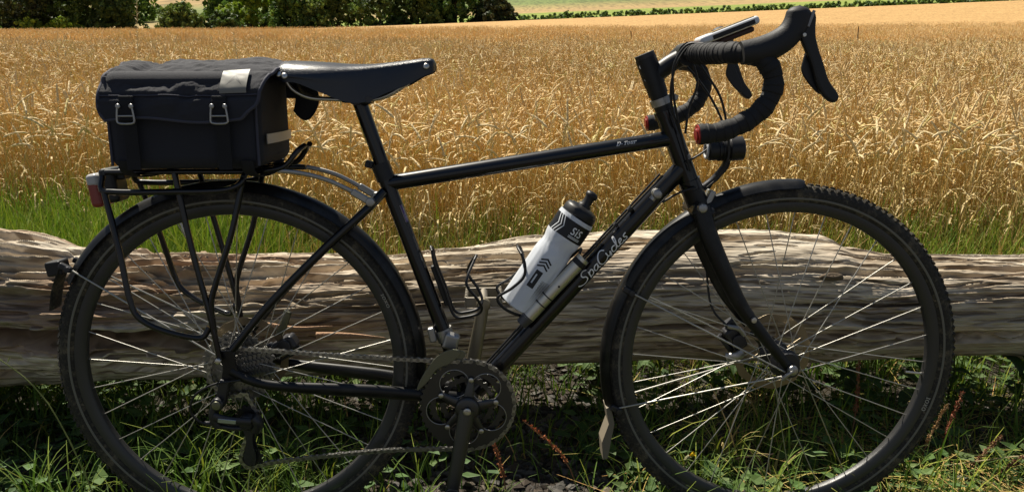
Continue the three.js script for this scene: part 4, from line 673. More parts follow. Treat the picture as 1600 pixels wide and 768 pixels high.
  part(downTube, 'cable_stop', merge([disc(0.0095, 0.030, ...off(0.115, 0.006, 0.012), 18, 0.3), rod([...off(0.10, 0.006, 0.018)], [...off(0.14, 0.006, 0.018)], 0.006, 12)]), M.alloy);
  part(downTube, 'cable_guide', merge([rod([...off(0.20, 0.022, 0.010)], [...off(0.215, 0.022, 0.010)], 0.006, 10), rod([...off(0.27, 0.022, 0.010)], [...off(0.28, 0.022, 0.010)], 0.005, 10)]), M.blackPlastic);
}

// --- front lamp on its bracket
{
  const A = V(0.404, 0.768, 0.018), B = V(0.470, 0.772, 0.018), lamp = part(bike, 'front_lamp', merge([sweep([[0.4035, 0.7678, 0.018], [0.407, 0.768, 0.018], [0.412, 0.7685, 0.018], [0.470, 0.772, 0.018]], t => t < 0.03 ? 0.014 : t > 0.60 ? 0.0225 : 0.0195, { sides: 26, seg: 40, straight: true }), ...[0, 1, 2].map(k => sweep([[0.424 + 0.007 * k, 0.7692, 0.018], [0.427 + 0.007 * k, 0.7694, 0.018]], 0.0215, { sides: 24 }))]), M.blackPlastic);
  part(lamp, 'rear_ring', (() => { const g = new THREE.TorusGeometry(0.0135, 0.003, 8, 28); g.scale(1, 1, 0.8); g.rotateY(Math.PI / 2); g.translate(0.4028, 0.7678, 0.018); return g; })(), std(0.45, 0.45, 0.46, 0.4));
  part(lamp, 'lens', sweep([[0.470, 0.772, 0.018], [0.4715, 0.7721, 0.018]], 0.0195, { sides: 24 }), phys(0.7, 0.72, 0.75, 0.1));
  part(lamp, 'bracket', merge([sweep([[0.440, 0.752, 0.018], [0.438, 0.738, 0.012], [0.424, 0.716, 0.004], [0.402, 0.695, 0.0], [0.396, 0.682, 0]], [0.007, 0.004], { sides: 10, seg: 24 }), sweep([[0.452, 0.752, 0.008], [0.448, 0.734, 0.004], [0.430, 0.712, 0.0], [0.404, 0.688, 0.0]], 0.0028, { sides: 8, seg: 24 })]), M.darkMetal);
}

// --- carrier
{
  const rack = assembly(bike, 'carrier', V(-0.54, 0.72, 0));
  const bar = (name, pts, r = 0.0052, seg = 0) => part(rack, name, sweep(pts, r, { sides: 10, seg: seg || pts.length * 8 }), M.paint);
  for (const s of [1, -1]) {
    bar('platform_rail', [[-0.690, 0.734, 0.052 * s], [-0.560, 0.735, 0.055 * s], [-0.400, 0.737, 0.050 * s], [-0.372, 0.744, 0.046 * s], [-0.350, 0.770, 0.038 * s], [-0.340, 0.779, 0.020 * s]]);
    bar('side_rail', [[-0.693, 0.728, 0.058 * s], [-0.691, 0.704, 0.069 * s], [-0.670, 0.701, 0.071 * s], [-0.577, 0.701, 0.071 * s], [-0.468, 0.705, 0.070 * s], [-0.448, 0.714, 0.067 * s], [-0.440, 0.732, 0.056 * s]], 0.0056);
    bar('leg', [[-0.566, 0.733, 0.056 * s], [-0.541, 0.595, 0.070 * s], [-0.516, 0.463, 0.073 * s], [-0.506, 0.388, 0.074 * s]], 0.0056);
    bar('leg', [[-0.442, 0.728, 0.060 * s], [-0.471, 0.618, 0.068 * s], [-0.504, 0.530, 0.071 * s], [-0.514, 0.495, 0.072 * s], [-0.512, 0.44, 0.073 * s]], 0.0056);
    bar('pannier_loop', [[-0.687, 0.702, 0.070 * s], [-0.663, 0.594, 0.086 * s], [-0.648, 0.512, 0.098 * s], [-0.638, 0.482, 0.100 * s], [-0.614, 0.461, 0.098 * s], [-0.560, 0.437, 0.086 * s], [-0.532, 0.432, 0.077 * s], [-0.520, 0.450, 0.073 * s]], 0.0056);
    part(rack, 'mounting_bolt', disc(0.0062, 0.008, -0.506, 0.387, 0.082 * s, 14, 0.3), M.steel);
    part(rack, 'strut', sweep([[-0.385, 0.736, 0.048 * s], [-0.345, 0.731, 0.046 * s], [-0.300, 0.719, 0.044 * s], [-0.255, 0.697, 0.040 * s], [-0.222, 0.679, 0.036 * s]], [0.0022, 0.0042], { sides: 8, seg: 30 }), M.alloy);
    part(rack, 'strut_clamp', merge([rbox(0.034, 0.013, 0.010, 0.003, -0.240, 0.688, 0.040 * s, -0.55), disc(0.0085, 0.014, -0.221, 0.677, 0.040 * s, 16, 0.2)]), M.alloy);
  }
  for (const x of [-0.690, -0.60, -0.50, -0.42]) bar('crossbar', [[x, 0.7345, 0.054], [x, 0.7345, -0.054]], 0.0048, 2);
  bar('centre_rail', [[-0.690, 0.7345, 0], [-0.345, 0.737, 0]], 0.0048, 2);
  const lamp = part(rack, 'rear_reflector', rbox(0.022, 0.060, 0.058, 0.008, -0.727, 0.696, 0, 0.12, 4), std(0.30, 0.05, 0.035, 0.25)); lamp.userData.label = 'red and clear plastic rear reflector';
  part(lamp, 'clear_top', rbox(0.0235, 0.024, 0.0595, 0.008, -0.7285, 0.716, 0, 0.12, 4), std(0.5, 0.49, 0.47, 0.25));
  part(lamp, 'housing', merge([rbox(0.030, 0.064, 0.050, 0.008, -0.702, 0.706, 0, 0.10), rbox(0.03, 0.02, 0.030, 0.004, -0.690, 0.726, 0)]), M.blackPlastic);
}

// --- bottle cages
{
  const wire = pts => sweep(pts, 0.0029, { sides: 8, seg: pts.length * 10 });
  const L = []; for (const s of [1, -1]) L.push(wire([[-0.112, 0.578, 0.012 * s], [-0.108, 0.555, 0.014 * s], [-0.090, 0.505, 0.015 * s], [-0.069, 0.449, 0.016 * s], [-0.050, 0.448, 0.016 * s], [-0.024, 0.456, 0.018 * s], [-0.018, 0.470, 0.030 * s], [-0.026, 0.490, 0.040 * s], [-0.046, 0.520, 0.044 * s], [-0.044, 0.535, 0.038 * s], [-0.032, 0.560, 0.014 * s]]));
  L.push(wire([[-0.032, 0.560, 0.014], [-0.028, 0.566, 0], [-0.032, 0.560, -0.014]]), wire([[-0.112, 0.578, 0.012], [-0.115, 0.584, 0], [-0.112, 0.578, -0.012]]), rbox(0.010, 0.085, 0.020, 0.003, -0.098, 0.508, 0, 0.33));
  part(bike, 'bottle_cage', merge(L), M.blackPlastic);
  const K = []; for (const s of [1, -1]) K.push(wire([[0.170, 0.572, 0.014 * s], [0.150, 0.552, 0.018 * s], [0.100, 0.492, 0.018 * s], [0.066, 0.452, 0.018 * s], [0.046, 0.457, 0.028 * s], [0.020, 0.476, 0.038 * s], [0.012, 0.492, 0.0395 * s], [0.040, 0.512, 0.0405 * s], [0.062, 0.534, 0.0405 * s], [0.064, 0.556, 0.038 * s], [0.058, 0.575, 0.030 * s]]));
  K.push(wire([[0.058, 0.575, 0.030], [0.052, 0.583, 0.012], [0.052, 0.583, -0.012], [0.058, 0.575, -0.030]]), wire([[0.170, 0.572, 0.014], [0.174, 0.578, 0], [0.170, 0.572, -0.014]]), rbox(0.110, 0.008, 0.020, 0.003, 0.110, 0.493, 0, 0.86), ...[[0.148, 0.521], [0.085, 0.447]].map(([x, y]) => rod([x - 0.01, y + 0.009, 0], [x + 0.012, y - 0.010, 0], 0.004, 8)));
  part(bike, 'bottle_cage', merge(K), M.blackPlastic);
}

// ------------------------------------------------------------------ bottle in the cage
{
  const A = V(0.0485, 0.4655, 0), B = V(0.166, 0.6415, 0), L = A.distanceTo(B), T = B.clone().sub(A).normalize();
  const b = thing('water_bottle', 'translucent white water bottle with black cap in the down tube cage', 'bottle', A, null, LEAN);
  const prof = [[0.0001, 0], [0.030, 0], [0.0345, 0.003], [0.0355, 0.010], [0.0360, 0.118], [0.0350, 0.130], [0.0328, 0.140], [0.0328, 0.148], [0.0355, 0.158], [0.0366, 0.166], [0.0366, 0.204], [0.0355, 0.211], [0.0325, L - 0.001], [0.0001, L]];
  const turn = (p, n = 44) => { const g = new THREE.LatheGeometry(new THREE.SplineCurve ? p.map(q => new THREE.Vector2(...q)) : [], n); g.applyQuaternion(new THREE.Quaternion().setFromUnitVectors(V(0, 1, 0), T)); g.translate(A.x, A.y, A.z); return g; };
  const body = part(b, 'body', toCreasedNormals(turn(prof), 0.6), phys(0.76, 0.80, 0.86, 0.38, { transmission: 0.2, thickness: 0, clearcoat: 0.25, clearcoatRoughness: 0.3 }));
  const cap = part(b, 'cap', turn([[0.0001, 0.2105], [0.0338, 0.2105], [0.0340, 0.2150], [0.0335, 0.2240], [0.0300, 0.2300], [0.0200, 0.2340], [0.0001, 0.2350]]), M.blackPlastic);
  part(cap, 'nozzle', turn([[0.0130, 0.2320], [0.0130, 0.2380], [0.0095, 0.2400], [0.0095, 0.2540], [0.0125, 0.2570], [0.0125, 0.2630], [0.0080, 0.2665], [0.0001, 0.2670]], 28), M.blackPlastic);
  const at = s => A.clone().addScaledVector(T, s);
  const band = canvasTex(1024, 256, (c, w, h) => { c.fillStyle = '#141519'; c.fillRect(0, 0, w, h); c.strokeStyle = '#e8ecef'; c.lineWidth = 15; for (let k = 0; k < 3; k++) { c.beginPath(); c.moveTo(250 + k * 60, 0); c.lineTo(320 + k * 60, 128); c.lineTo(250 + k * 60, 256); c.stroke(); } c.fillStyle = '#eef0f2'; c.font = 'bold 150px sans-serif'; c.fillText('SiS', 590, 170); c.fillRect(590, 192, 235, 10); c.fillRect(590, 212, 235, 10); });
  // u runs round the bottle from left to right as it is read, v from its foot up
  const wrap = (s0, s1, r, a0, a1) => { const N = V(0, 0, 1), U = N.clone().cross(T).negate(); return surface(32, 2, (u, v) => { const th = mix(a0, a1, u); return at(mix(s0, s1, v)).addScaledVector(N, Math.cos(th) * r).addScaledVector(U, Math.sin(th) * r); }); };
  part(b, 'label_band', wrap(0.168, 0.203, 0.0370, -1.9, 1.35), new THREE.MeshStandardMaterial({ map: band, roughness: 0.4, side: THREE.DoubleSide }));
  const low = canvasTex(512, 1024, (c, w, h) => { c.fillStyle = '#1a1b20'; c.strokeStyle = '#1a1b20'; c.lineWidth = 26; for (let k = 0; k < 3; k++) { c.beginPath(); c.moveTo(120, 170 + k * 62); c.lineTo(200, 110 + k * 62); c.lineTo(280, 170 + k * 62); c.stroke(); } c.fillRect(150, 350, 100, 330); c.clearRect(176, 420, 22, 180);
    for (let j = 0; j < 20; j++) for (let i = 0; i < 12; i++) { const rr = 12 * clamp(1.15 - Math.abs(j - 6) / 14) ; c.beginPath(); c.arc(300 + i * 17 + (j % 2) * 8, 480 + j * 22, rr * 0.62, 0, 7); c.fill(); } });
  part(b, 'print', wrap(0.014, 0.128, 0.0362, -0.95, 1.05), decal(low));
}
// ------------------------------------------------------------------ pump strapped along the down tube
{
  const A = V(0.058, 0.4365, 0.026), B = V(0.1765, 0.5655, 0.026), p = thing('hand_pump', 'slim silver hand pump strapped along the down tube', 'pump', A, null, LEAN), q = t => A.clone().lerp(B, t);
  const metal = std(0.66, 0.64, 0.57, 0.34, { metalness: 0.9 });
  part(p, 'barrel', merge([sweep([q(0.12), q(0.93)], 0.0125, { sides: 24 }), sweep([q(0.10), q(0.30)], 0.0134, { sides: 24 })]), metal);
  part(p, 'handle', sweep([q(0), q(0.04), q(0.12)], t => mix(0.0115, 0.0138, t), { sides: 22, seg: 8 }), std(0.10, 0.10, 0.105, 0.4, { metalness: 0.6 }));
  part(p, 'end_cap', sweep([q(0.93), q(1.0)], 0.0132, { sides: 22 }), metal);
  for (const t of [0.31, 0.42]) part(p, 'band', sweep([q(t), q(t + 0.012)], 0.0138, { sides: 22 }), M.blackPlastic);
  part(p, 'strap', sweep([q(0.90), q(0.96)], 0.0141, { sides: 22 }), M.blackPlastic);
  part(p, 'screw', disc(0.0022, 0.002, ...q(0.58).add(V(0.002, 0.002, 0.0128)).toArray(), 10), M.blackPlastic);
}
// ------------------------------------------------------------------ computer on the bar
{
  const c = V(0.434, 0.984, 0.0), g = thing('bike_computer', 'slim white and black bike computer mounted over the handlebar', 'bike computer', c, null, LEAN), a = 0.365;
  const rot = (w, h, d, r, dx, dy, dz) => { const b = rbox(w, h, d, r, dx, dy, dz); b.rotateZ(a); b.translate(c.x, c.y, c.z); return b; };
  part(g, 'casing', rot(0.112, 0.015, 0.052, 0.006, 0, 0, 0), std(0.78, 0.79, 0.80, 0.32));
  for (const s of [1, -1]) part(g, 'side_grip', rot(0.080, 0.0085, 0.003, 0.0014, 0.006, -0.001, 0.0262 * s), M.blackPlastic);
  part(g, 'screen', rot(0.080, 0.001, 0.044, 0.0004, 0.008, 0.0078, 0), phys(0.02, 0.02, 0.022, 0.08, { clearcoat: 1 }));
  part(g, 'mount', merge([rot(0.066, 0.010, 0.032, 0.004, 0.012, -0.013, 0), sweep([[0.362, 0.960, 0], [0.385, 0.962, 0], [0.415, 0.966, 0]], [0.012, 0.005], { sides: 10, seg: 10 })]), std(0.05, 0.018, 0.014, 0.5));
}
// ------------------------------------------------------------------ bag on the carrier
{
  const base = V(-0.525, 0.742, 0), bag = thing('rack_bag', 'dark navy canvas bag with buckled flap strapped on the rear carrier', 'bag', base, null, LEAN);
  const wr = (x, y, s, a) => a * (fbm(x * 16 + s, y * 22, 3, 200 + s) - 0.5);
  { const g = new RoundedBoxGeometry(0.262, 0.166, 0.208, 24, 0.022), p = g.attributes.position; for (let i = 0; i < p.count; i++) { let x = p.getX(i), y = p.getY(i), z = p.getZ(i); const k = Math.cos(x / 0.262 * Math.PI) * Math.cos(y / 0.166 * Math.PI); z += Math.sign(z) * (0.013 * k + wr(x, y, 1, 0.011)); x += Math.sign(x) * (0.005 * Math.cos(y / 0.166 * Math.PI) * Math.cos(z / 0.21 * Math.PI)) + wr(z, y, 3, 0.004); p.setXYZ(i, x - 0.527, y + 0.827, z); } g.computeVertexNormals(); part(bag, 'body', g, M.canvas); }
  // the flap: drawn over the top and down the near side
  const cv = new THREE.CatmullRomCurve3([V(0, 0.862, -0.113), V(0, 0.895, -0.106), V(0, 0.920, -0.080), V(0, 0.930, -0.03), V(0, 0.929, 0.020), V(0, 0.919, 0.062), V(0, 0.902, 0.092), V(0, 0.884, 0.110), V(0, 0.866, 0.119), V(0, 0.846, 0.122), V(0, 0.829, 0.121)], false, 'centripetal');
  const F = (u, s, off = 0) => {
    const p = cv.getPointAt(clamp(s, 0, 1)), t = cv.getTangentAt(clamp(s, 0.001, 0.999)), n = V(0, t.z, -t.y).normalize(); if (n.y < 0 && Math.abs(p.z) < 0.09) n.negate(); if (p.z > 0.09 && n.z < 0) n.negate();
    const right = mix(-0.366, -0.389, smooth(0.62, 0.92, s)) - 0.030 * Math.pow(smooth(0.88, 1.0, s), 2) - 0.01 * smooth(0.4, 0.0, s), left = mix(-0.652, -0.658, s) + 0.010 * Math.pow(smooth(0.92, 1, s), 2);
    const x = mix(left, right, u), hump = -0.012 * Math.exp(-Math.pow((x + 0.602) / 0.016, 2)) * smooth(0.9, 0.55, s) + 0.005 * Math.exp(-Math.pow((x + 0.40) / 0.05, 2)) - 0.010 * smooth(-0.64, -0.668, x) * smooth(0.8, 0.6, s) - 0.006 * smooth(-0.42, -0.37, x) * smooth(0.75, 0.5, s);
    const calm = 1 - 0.85 * Math.exp(-Math.pow((x + 0.43) / 0.034, 4)) * smooth(0.6, 0.7, s); const fold = calm * wr(x * 1.6, s * 0.9, 5, 0.009) + calm * wr(x * 4, s * 2.2, 7, 0.005) + 0.004 * Math.exp(-Math.pow((x + 0.545 - 0.25 * (s - 0.9)) / 0.022, 2)) * smooth(0.8, 0.9, s) - 0.005 * Math.exp(-Math.pow((x + 0.515 + 0.2 * (s - 0.9)) / 0.012, 2)) * smooth(0.8, 0.9, s), sag = -0.004 * Math.exp(-Math.pow((s - 0.88) / 0.012, 2));
    return V(x, p.y + 0.004 * smooth(0.9, 1, s) * Math.sin(x * 31 + 1), p.z).addScaledVector(n, hump + fold * smooth(1.02, 0.9, s) + sag + off);
  };
  const flap = part(bag, 'flap', merge([surface(140, 110, (u, v) => F(u, v)), surface(140, 110, (u, v) => F(u, v, -0.004)), surface(140, 1, (u, v) => F(u, 1, -0.004 * v)), surface(1, 110, (u, v) => F(1, v, -0.004 * u)), surface(1, 110, (u, v) => F(0, v, -0.004 * u))]), M.canvas);
  const line = (f, n) => Array.from({ length: n + 1 }, (_, i) => f(i / n));
  part(flap, 'piping', sweep([...line(t => F(0, mix(0.1, 1, t), -0.002), 26), ...line(t => F(mix(0.02, 0.98, t), 1, -0.002), 24), ...line(t => F(1, mix(1, 0.1, t), -0.002), 26)], 0.0032, { sides: 8, seg: 220, straight: true }), M.piping);
  part(flap, 'seam', sweep(line(t => F(mix(0.01, 0.99, t), 0.876, 0.0018), 60), [0.0014, 0.0014], { sides: 6, seg: 120, straight: true }), M.piping);
  for (const x of [-0.608, -0.4535]) {
    const u = s => { let lo = 0, hi = 1; for (let i = 0; i < 18; i++) { const m = (lo + hi) / 2; F(m, s).x < x ? lo = m : hi = m; } return (lo + hi) / 2; };
    const w = 0.0115, strap = part(bag, 'strap', merge([surface(4, 22, (a, b) => { const s = mix(0.885, 0.965, b), p = F(u(s), s, 0.0032); p.x += (a * 2 - 1) * w; return p; }), rbox(w * 2.1, 0.010, 0.005, 0.0015, x, 0.864, 0.1240), rbox(w * 2.1, 0.034, 0.004, 0.0015, x, 0.845, 0.1265), rbox(w * 2.0, 0.085, 0.003, 0.001, x, 0.787, 0.1165)]), M.webbing);
    const y0 = 0.824, y1 = 0.852, zz = 0.1315, W = 0.0138; part(strap, 'buckle', merge([sweep([[x - W + 0.002, y1, zz], [x - W, y0 + 0.012, zz], [x - W, y0 + 0.002, zz], [x - W + 0.003, y0, zz], [x + W - 0.003, y0, zz], [x + W, y0 + 0.002, zz], [x + W, y0 + 0.012, zz], [x + W - 0.002, y1, zz]], 0.0019, { sides: 8, seg: 50 }), rod([x - W, y0 + 0.012, zz], [x + W, y0 + 0.012, zz], 0.0016, 8), ...[-1, 1].map(s => disc(0.0042, 0.004, x + s * (W - 0.003), y1, zz, 12, 0.3))]), M.alloy);
  }
  { const t = canvasTex(256, 256, (c) => { c.fillStyle = '#7f7d77'; c.fillRect(0, 0, 256, 256); c.strokeStyle = '#757369'; c.lineWidth = 2; for (let k = 0; k < 256; k += 8) { c.beginPath(); c.moveTo(k, 0); c.lineTo(k, 256); c.moveTo(0, k); c.lineTo(256, k); c.stroke(); } c.fillStyle = '#504f4c'; c.beginPath(); c.moveTo(52, 190); c.lineTo(136, 68); c.lineTo(212, 196); c.lineTo(140, 132); c.closePath(); c.fill(); c.beginPath(); c.moveTo(136, 68); c.lineTo(150, 120); c.lineTo(126, 128); c.closePath(); c.fillStyle = '#6a6963'; c.fill(); });
    const uAt = (x, q) => { let lo = 0, hi = 1; for (let i = 0; i < 18; i++) { const m = (lo + hi) / 2; F(m, q).x < x ? lo = m : hi = m; } return (lo + hi) / 2; }; part(flap, 'logo_patch', surface(14, 14, (a, b) => F(uAt(mix(-0.4535, -0.4075, a), mix(0.872, 0.735, b)), mix(0.872, 0.735, b), 0.0055)), new THREE.MeshStandardMaterial({ map: t, roughness: 0.5, side: THREE.DoubleSide })); }
  part(bag, 'reflective_strip', merge([0, 0.0014].map(o => surface(24, 3, (u, v) => { const z = mix(0.082, -0.080, u); return V(-0.3935 + o + 0.0075 * Math.cos(z / 0.21 * Math.PI), mix(0.786, 0.803, v), z); }))), std(0.45, 0.45, 0.43, 0.4));
  part(bag, 'side_flap', (() => { const g = surface(10, 12, (u, v) => V(mix(-0.385, -0.335, u) + 0.010 * Math.sin(v * 3), mix(0.900, 0.838 - 0.018 * Math.sin(u * Math.PI), v), -0.085 + 0.045 * u + 0.012 * Math.sin(v * 3 + u * 2))), h = surface(10, 12, (u, v) => V(mix(-0.385, -0.335, u) + 0.010 * Math.sin(v * 3), mix(0.900, 0.838 - 0.018 * Math.sin(u * Math.PI), v), -0.090 + 0.045 * u + 0.012 * Math.sin(v * 3 + u * 2))); return merge([g, h]); })(), M.canvas);
  for (const [x, z] of [[-0.4015, 0.0995], [-0.6525, 0.0995]]) part(bag, 'corner_piping', rod([x, 0.750, z], [x, 0.900, z], 0.0026, 8), M.piping);
  for (const x of [-0.63, -0.42]) part(bag, 'carrier_strap', sweep([[x, 0.760, 0.107], [x, 0.742, 0.100], [x, 0.728, 0.06], [x, 0.727, -0.06], [x, 0.745, -0.10]], [0.0018, 0.011], { sides: 8, seg: 30 }), M.webbing);
}

// ------------------------------------------------------------------ single plants
{
  const r = rng(77);
  const onGround = (x, z) => V(x, terrain(x, z) - 0.004, z);
  function leafGeo(L, W, kind) { // a cupped leaf with a midrib, pointing +x
    const s = new Soup(), n = 7, k = kind, row = [];
    for (let i = 0; i <= n; i++) { const t = i / n, w = W * Math.sin(Math.PI * Math.pow(t, 0.7)) * (1 + 0.10 * Math.sin(t * 40)) + 0.0004, y = 0.25 * L * Math.sin(t * 2.6) - 0.16 * L * t * t; row.push([V(L * t, y + 0.25 * w, w), V(L * t, y, 0), V(L * t, y + 0.25 * w, -w)]); }
    for (let i = 0; i < n; i++) { s.quad(row[i][0], row[i][1], row[i + 1][1], row[i + 1][0], k); s.quad(row[i][1], row[i][2], row[i + 1][2], row[i + 1][1], k); }
    return s.geo();
  }
  const greens = [[0.045, 0.095, 0.018], [0.07, 0.13, 0.025], [0.035, 0.07, 0.016]], leaves = greens.map(k => [leafGeo(0.085, 0.024, k), leafGeo(0.065, 0.020, k)]);
  function weed(x, z, h, n, label, big = 1) {
    const b = onGround(x, z), g = thing('broadleaf_weed', label, 'weed', b, 'broad-leaved weeds under the front wheel'), a0 = r() * 6, tip = V(b.x + (r() - 0.5) * 0.05, b.y + h, b.z + (r() - 0.5) * 0.04);
    const s = new Soup(); s.tube([b, b.clone().lerp(tip, 0.5).add(V(0.008, 0, 0.004)), tip], [0.003, 0.0024, 0.0012], 5, [0.07, 0.10, 0.025]); part(g, 'stem', s.geo(), leafy);
    for (let k = 0; k < n; k++) { const m = new THREE.Mesh(leaves[k % 3][k % 2], leafy); m.name = 'leaf'; m.castShadow = m.receiveShadow = true; const t = mix(0.25, 1, k / (n - 1 || 1)); m.position.copy(tip).sub(b).multiplyScalar(t); m.rotation.set(0, a0 + k * 2.4, mix(0.5, -0.25, r()), 'YZX'); m.scale.setScalar(big * mix(0.7, 1.15, r())); g.add(m); }
  }
  const spots = [[0.38, -0.47, 0.10, 'below the rear edge of the front wheel'], [0.47, -0.60, 0.13, 'behind the front mudguard flap'], [0.60, -0.52, 0.12, 'behind the front brake'], [0.70, -0.62, 0.15, 'in the shade below the front hub'], [0.78, -0.45, 0.11, 'beside the dry grass clump'], [0.86, -0.55, 0.16, 'rising in the dark gap under the log knot'], [0.94, -0.42, 0.14, 'inside the forward part of the front wheel'], [1.00, -0.58, 0.18, 'under the log by the forward tyre'], [1.10, -0.40, 0.15, 'next to the reddish dock stalks'], [1.22, -0.46, 0.19, 'between the two pairs of dock stalks'], [1.34, -0.38, 0.20, 'past the last dock stalk'], [0.30, -0.62, 0.10, 'in the sunlit gap under the log'], [-0.22, -0.42, 0.12, 'inside the rear wheel near the chain'], [-0.30, -0.52, 0.10, 'behind the rear wheel under the log']];
  spots.forEach(([x, z, h, where], i) => weed(x, z, h, 7 + i % 4, `broad-leaved green weed ${where}`, i < 11 ? 1.05 : 0.75));
  // two extra lit weeds seen through the gap below the log
  for (const [x, z, w] of [[0.16, -0.98, 'middle one of three'], [0.26, -0.95, 'one nearest the front tyre'], [0.06, -1.0, 'one nearest the crank']]) weed(x, z, 0.16, 9, `pale leafy weed in sunlight beyond the gap under the log, ${w}`, 0.7);

  function dock(x, z, h, lx, label, col = [0.26, 0.085, 0.04]) {
    const b = onGround(x, z), g = thing('dock_stalk', label, 'weed', b, 'dried reddish dock stalks'), P = []; for (let i = 0; i <= 6; i++) { const t = i / 6; P.push(b.clone().add(V(lx * t * t, h * t, 0.01 * Math.sin(t * 3)))); }
    const s = new Soup(); s.tube(P, P.map((_, i) => 0.0019 - 0.0001 * i), 5, [0.22, 0.12, 0.06]); part(g, 'stem', s.geo(), straw);
    const q = new Soup(); for (let k = 0; k < 130; k++) { const t = mix(0.42, 1, r()), i = Math.min(5, Math.floor(t * 6)), c = P[i].clone().lerp(P[i + 1], t * 6 - i), d = V(r() - 0.5, r() - 0.2, r() - 0.5).normalize(), n = V(r() - 0.5, r() - 0.5, r() - 0.5).normalize().multiplyScalar(0.0028), o = c.addScaledVector(d, 0.0042 * mix(0.5, 1, r())), w = mix(0.7, 1.5, r()); q.tri(o.clone().addScaledVector(d, 0.0045), o.clone().add(n), o.clone().sub(n), col.map(v => v * w)); const m = d.clone().cross(n); q.tri(o.clone().addScaledVector(d, 0.0045), o.clone().add(m), o.clone().sub(m), col.map(v => v * w)); }
    part(g, 'seed_head', q.geo(), straw);
  }
  dock(0.875, -0.275, 0.235, -0.006, 'upright rusty dock stalk standing inside the front wheel');
  dock(0.985, -0.17, 0.17, 0.045, 'short brown dock stalk just ahead of the front tyre', [0.34, 0.22, 0.10]);
  dock(1.040, -0.19, 0.19, 0.035, 'red dock stalk second from the front tyre');
  dock(1.060, -0.12, 0.12, 0.075, 'slanting brown dock stalk third from the front tyre', [0.30, 0.17, 0.09]);
  dock(1.105, -0.10, 0.09, 0.085, 'lowest slanting dock stalk farthest from the front tyre', [0.24, 0.10, 0.07]);
  dock(0.185, -0.12, 0.17, -0.115, 'bent orange dock stalk beside the front mud flap', [0.42, 0.16, 0.06]);
  dock(0.030, -0.08, 0.15, -0.030, 'curved orange dock stalk below the chainring', [0.42, 0.17, 0.07]);

  // tall grasses with seed heads
  function seeding(name, base, pts, label, group, col, headFrom, seeds, sz, mat = straw) {
    const g = thing(name, label, 'grass', base, group), P = pts.map(p => V(...p)), c = new THREE.CatmullRomCurve3([base, ...P]), Q = c.getPoints(18), s = new Soup(); s.tube(Q, Q.map((_, i) => 0.0015 - 0.00004 * i), 5, col); part(g, 'stem', s.geo(), mat);
    const q = new Soup(); for (let k = 0; k < seeds; k++) { const t = mix(headFrom, 1, k / seeds), p = c.getPoint(t), T = c.getTangent(t), a = k * 2.4, n = V(Math.cos(a), Math.sin(a), Math.sin(a * 1.3)).addScaledVector(T, 0.9).normalize(), e = p.clone().addScaledVector(n, sz * mix(0.8, 1.3, r())), w = n.clone().cross(T).normalize().multiplyScalar(sz * 0.13), u = n.clone().cross(w).normalize().multiplyScalar(sz * 0.1), m = p.clone().lerp(e, 0.5); q.tri(p, m.clone().add(w), e, col); q.tri(p, m.clone().sub(w), e, col); q.tri(p, m.clone().add(u), e, col); }
    part(g, 'seed_head', q.geo(), mat);
    return g;
  }
  const pale = [0.60, 0.50, 0.30];
  seeding('tall_grass', onGround(-1.46, -1.95), [[-1.455, 0.55, -1.95], [-1.46, 0.85, -1.95], [-1.435, 1.10, -1.95]], 'tall pale grass stem rising above the wheat, the taller one', null, pale, 0.62, 46, 0.016);
  seeding('tall_grass', onGround(-1.05, -1.95), [[-1.05, 0.5, -1.95], [-1.045, 0.75, -1.95], [-1.06, 0.96, -1.95]], 'straight pale grass stem rising above the wheat behind the bag', null, pale, 0.66, 40, 0.015);
  seeding('tall_grass', onGround(-1.36, -2.0), [[-1.35, 0.5, -2.0], [-1.37, 0.8, -2.0], [-1.42, 0.92, -2.0]], 'short feathery grass stem beside the taller one', null, pale, 0.66, 40, 0.015);
  seeding('seeding_grass', onGround(-0.78, 0.02), [[-0.80, 0.16, 0.03], [-0.86, 0.33, 0.03], [-0.96, 0.42, 0.03], [-1.03, 0.44, 0.03]], 'arching green grass stem with seed head beside the rear tyre', null, [0.30, 0.34, 0.12], 0.62, 26, 0.016, leafy);
  // lit blades of grass in front of the rear tyre
  const blades = (x, z, h, n, cols, label, bend = 0.7, group) => { const b = onGround(x, z), g = thing('grass_clump', label, 'grass', b, group); for (let k = 0; k < n; k++) { const s = new Soup(), a = r() * 6.283, d = V(Math.cos(a), 0, Math.sin(a)), hh = h * mix(0.5, 1.1, r()), P = []; for (let i = 0; i <= 6; i++) { const t = i / 6; P.push(b.clone().add(V((r() - 0.5) * 0.002, 0, 0)).addScaledVector(d, 0.01 + hh * bend * t * t * mix(0.4, 1, (k % 5) / 5)).add(V(0, hh * (t - 0.3 * bend * t * t * t), 0))); } s.ribbon(P, mix(0.0018, 0.0034, r()), V(-d.z, 0, d.x), cols[k % cols.length]); part(g, 'blade', s.geo(), leafy); } return g; };
  blades(-0.84, 0.02, 0.22, 14, green, 'bright green grass clump beside the rear tyre'); blades(-0.62, -0.06, 0.16, 14, green, 'green grass clump inside the rear wheel'); blades(-0.96, -0.05, 0.20, 12, green, 'green grass clump under the left end of the log');
  blades(-0.45, -0.10, 0.15, 12, couch, 'tufted grass clump below the rear derailleur'); blades(-0.16, -0.02, 0.10, 12, green, 'short grass clump between rear wheel and crank');
  blades(0.53, -0.17, 0.19, 22, [[0.55, 0.42, 0.16], [0.42, 0.38, 0.10], [0.24, 0.30, 0.06]], 'dry yellow grass clump seen through the front wheel', 0.9); blades(0.62, -0.10, 0.12, 16, [...green, ...dry], 'mixed green and straw clump at the foot of the front wheel', 0.9);
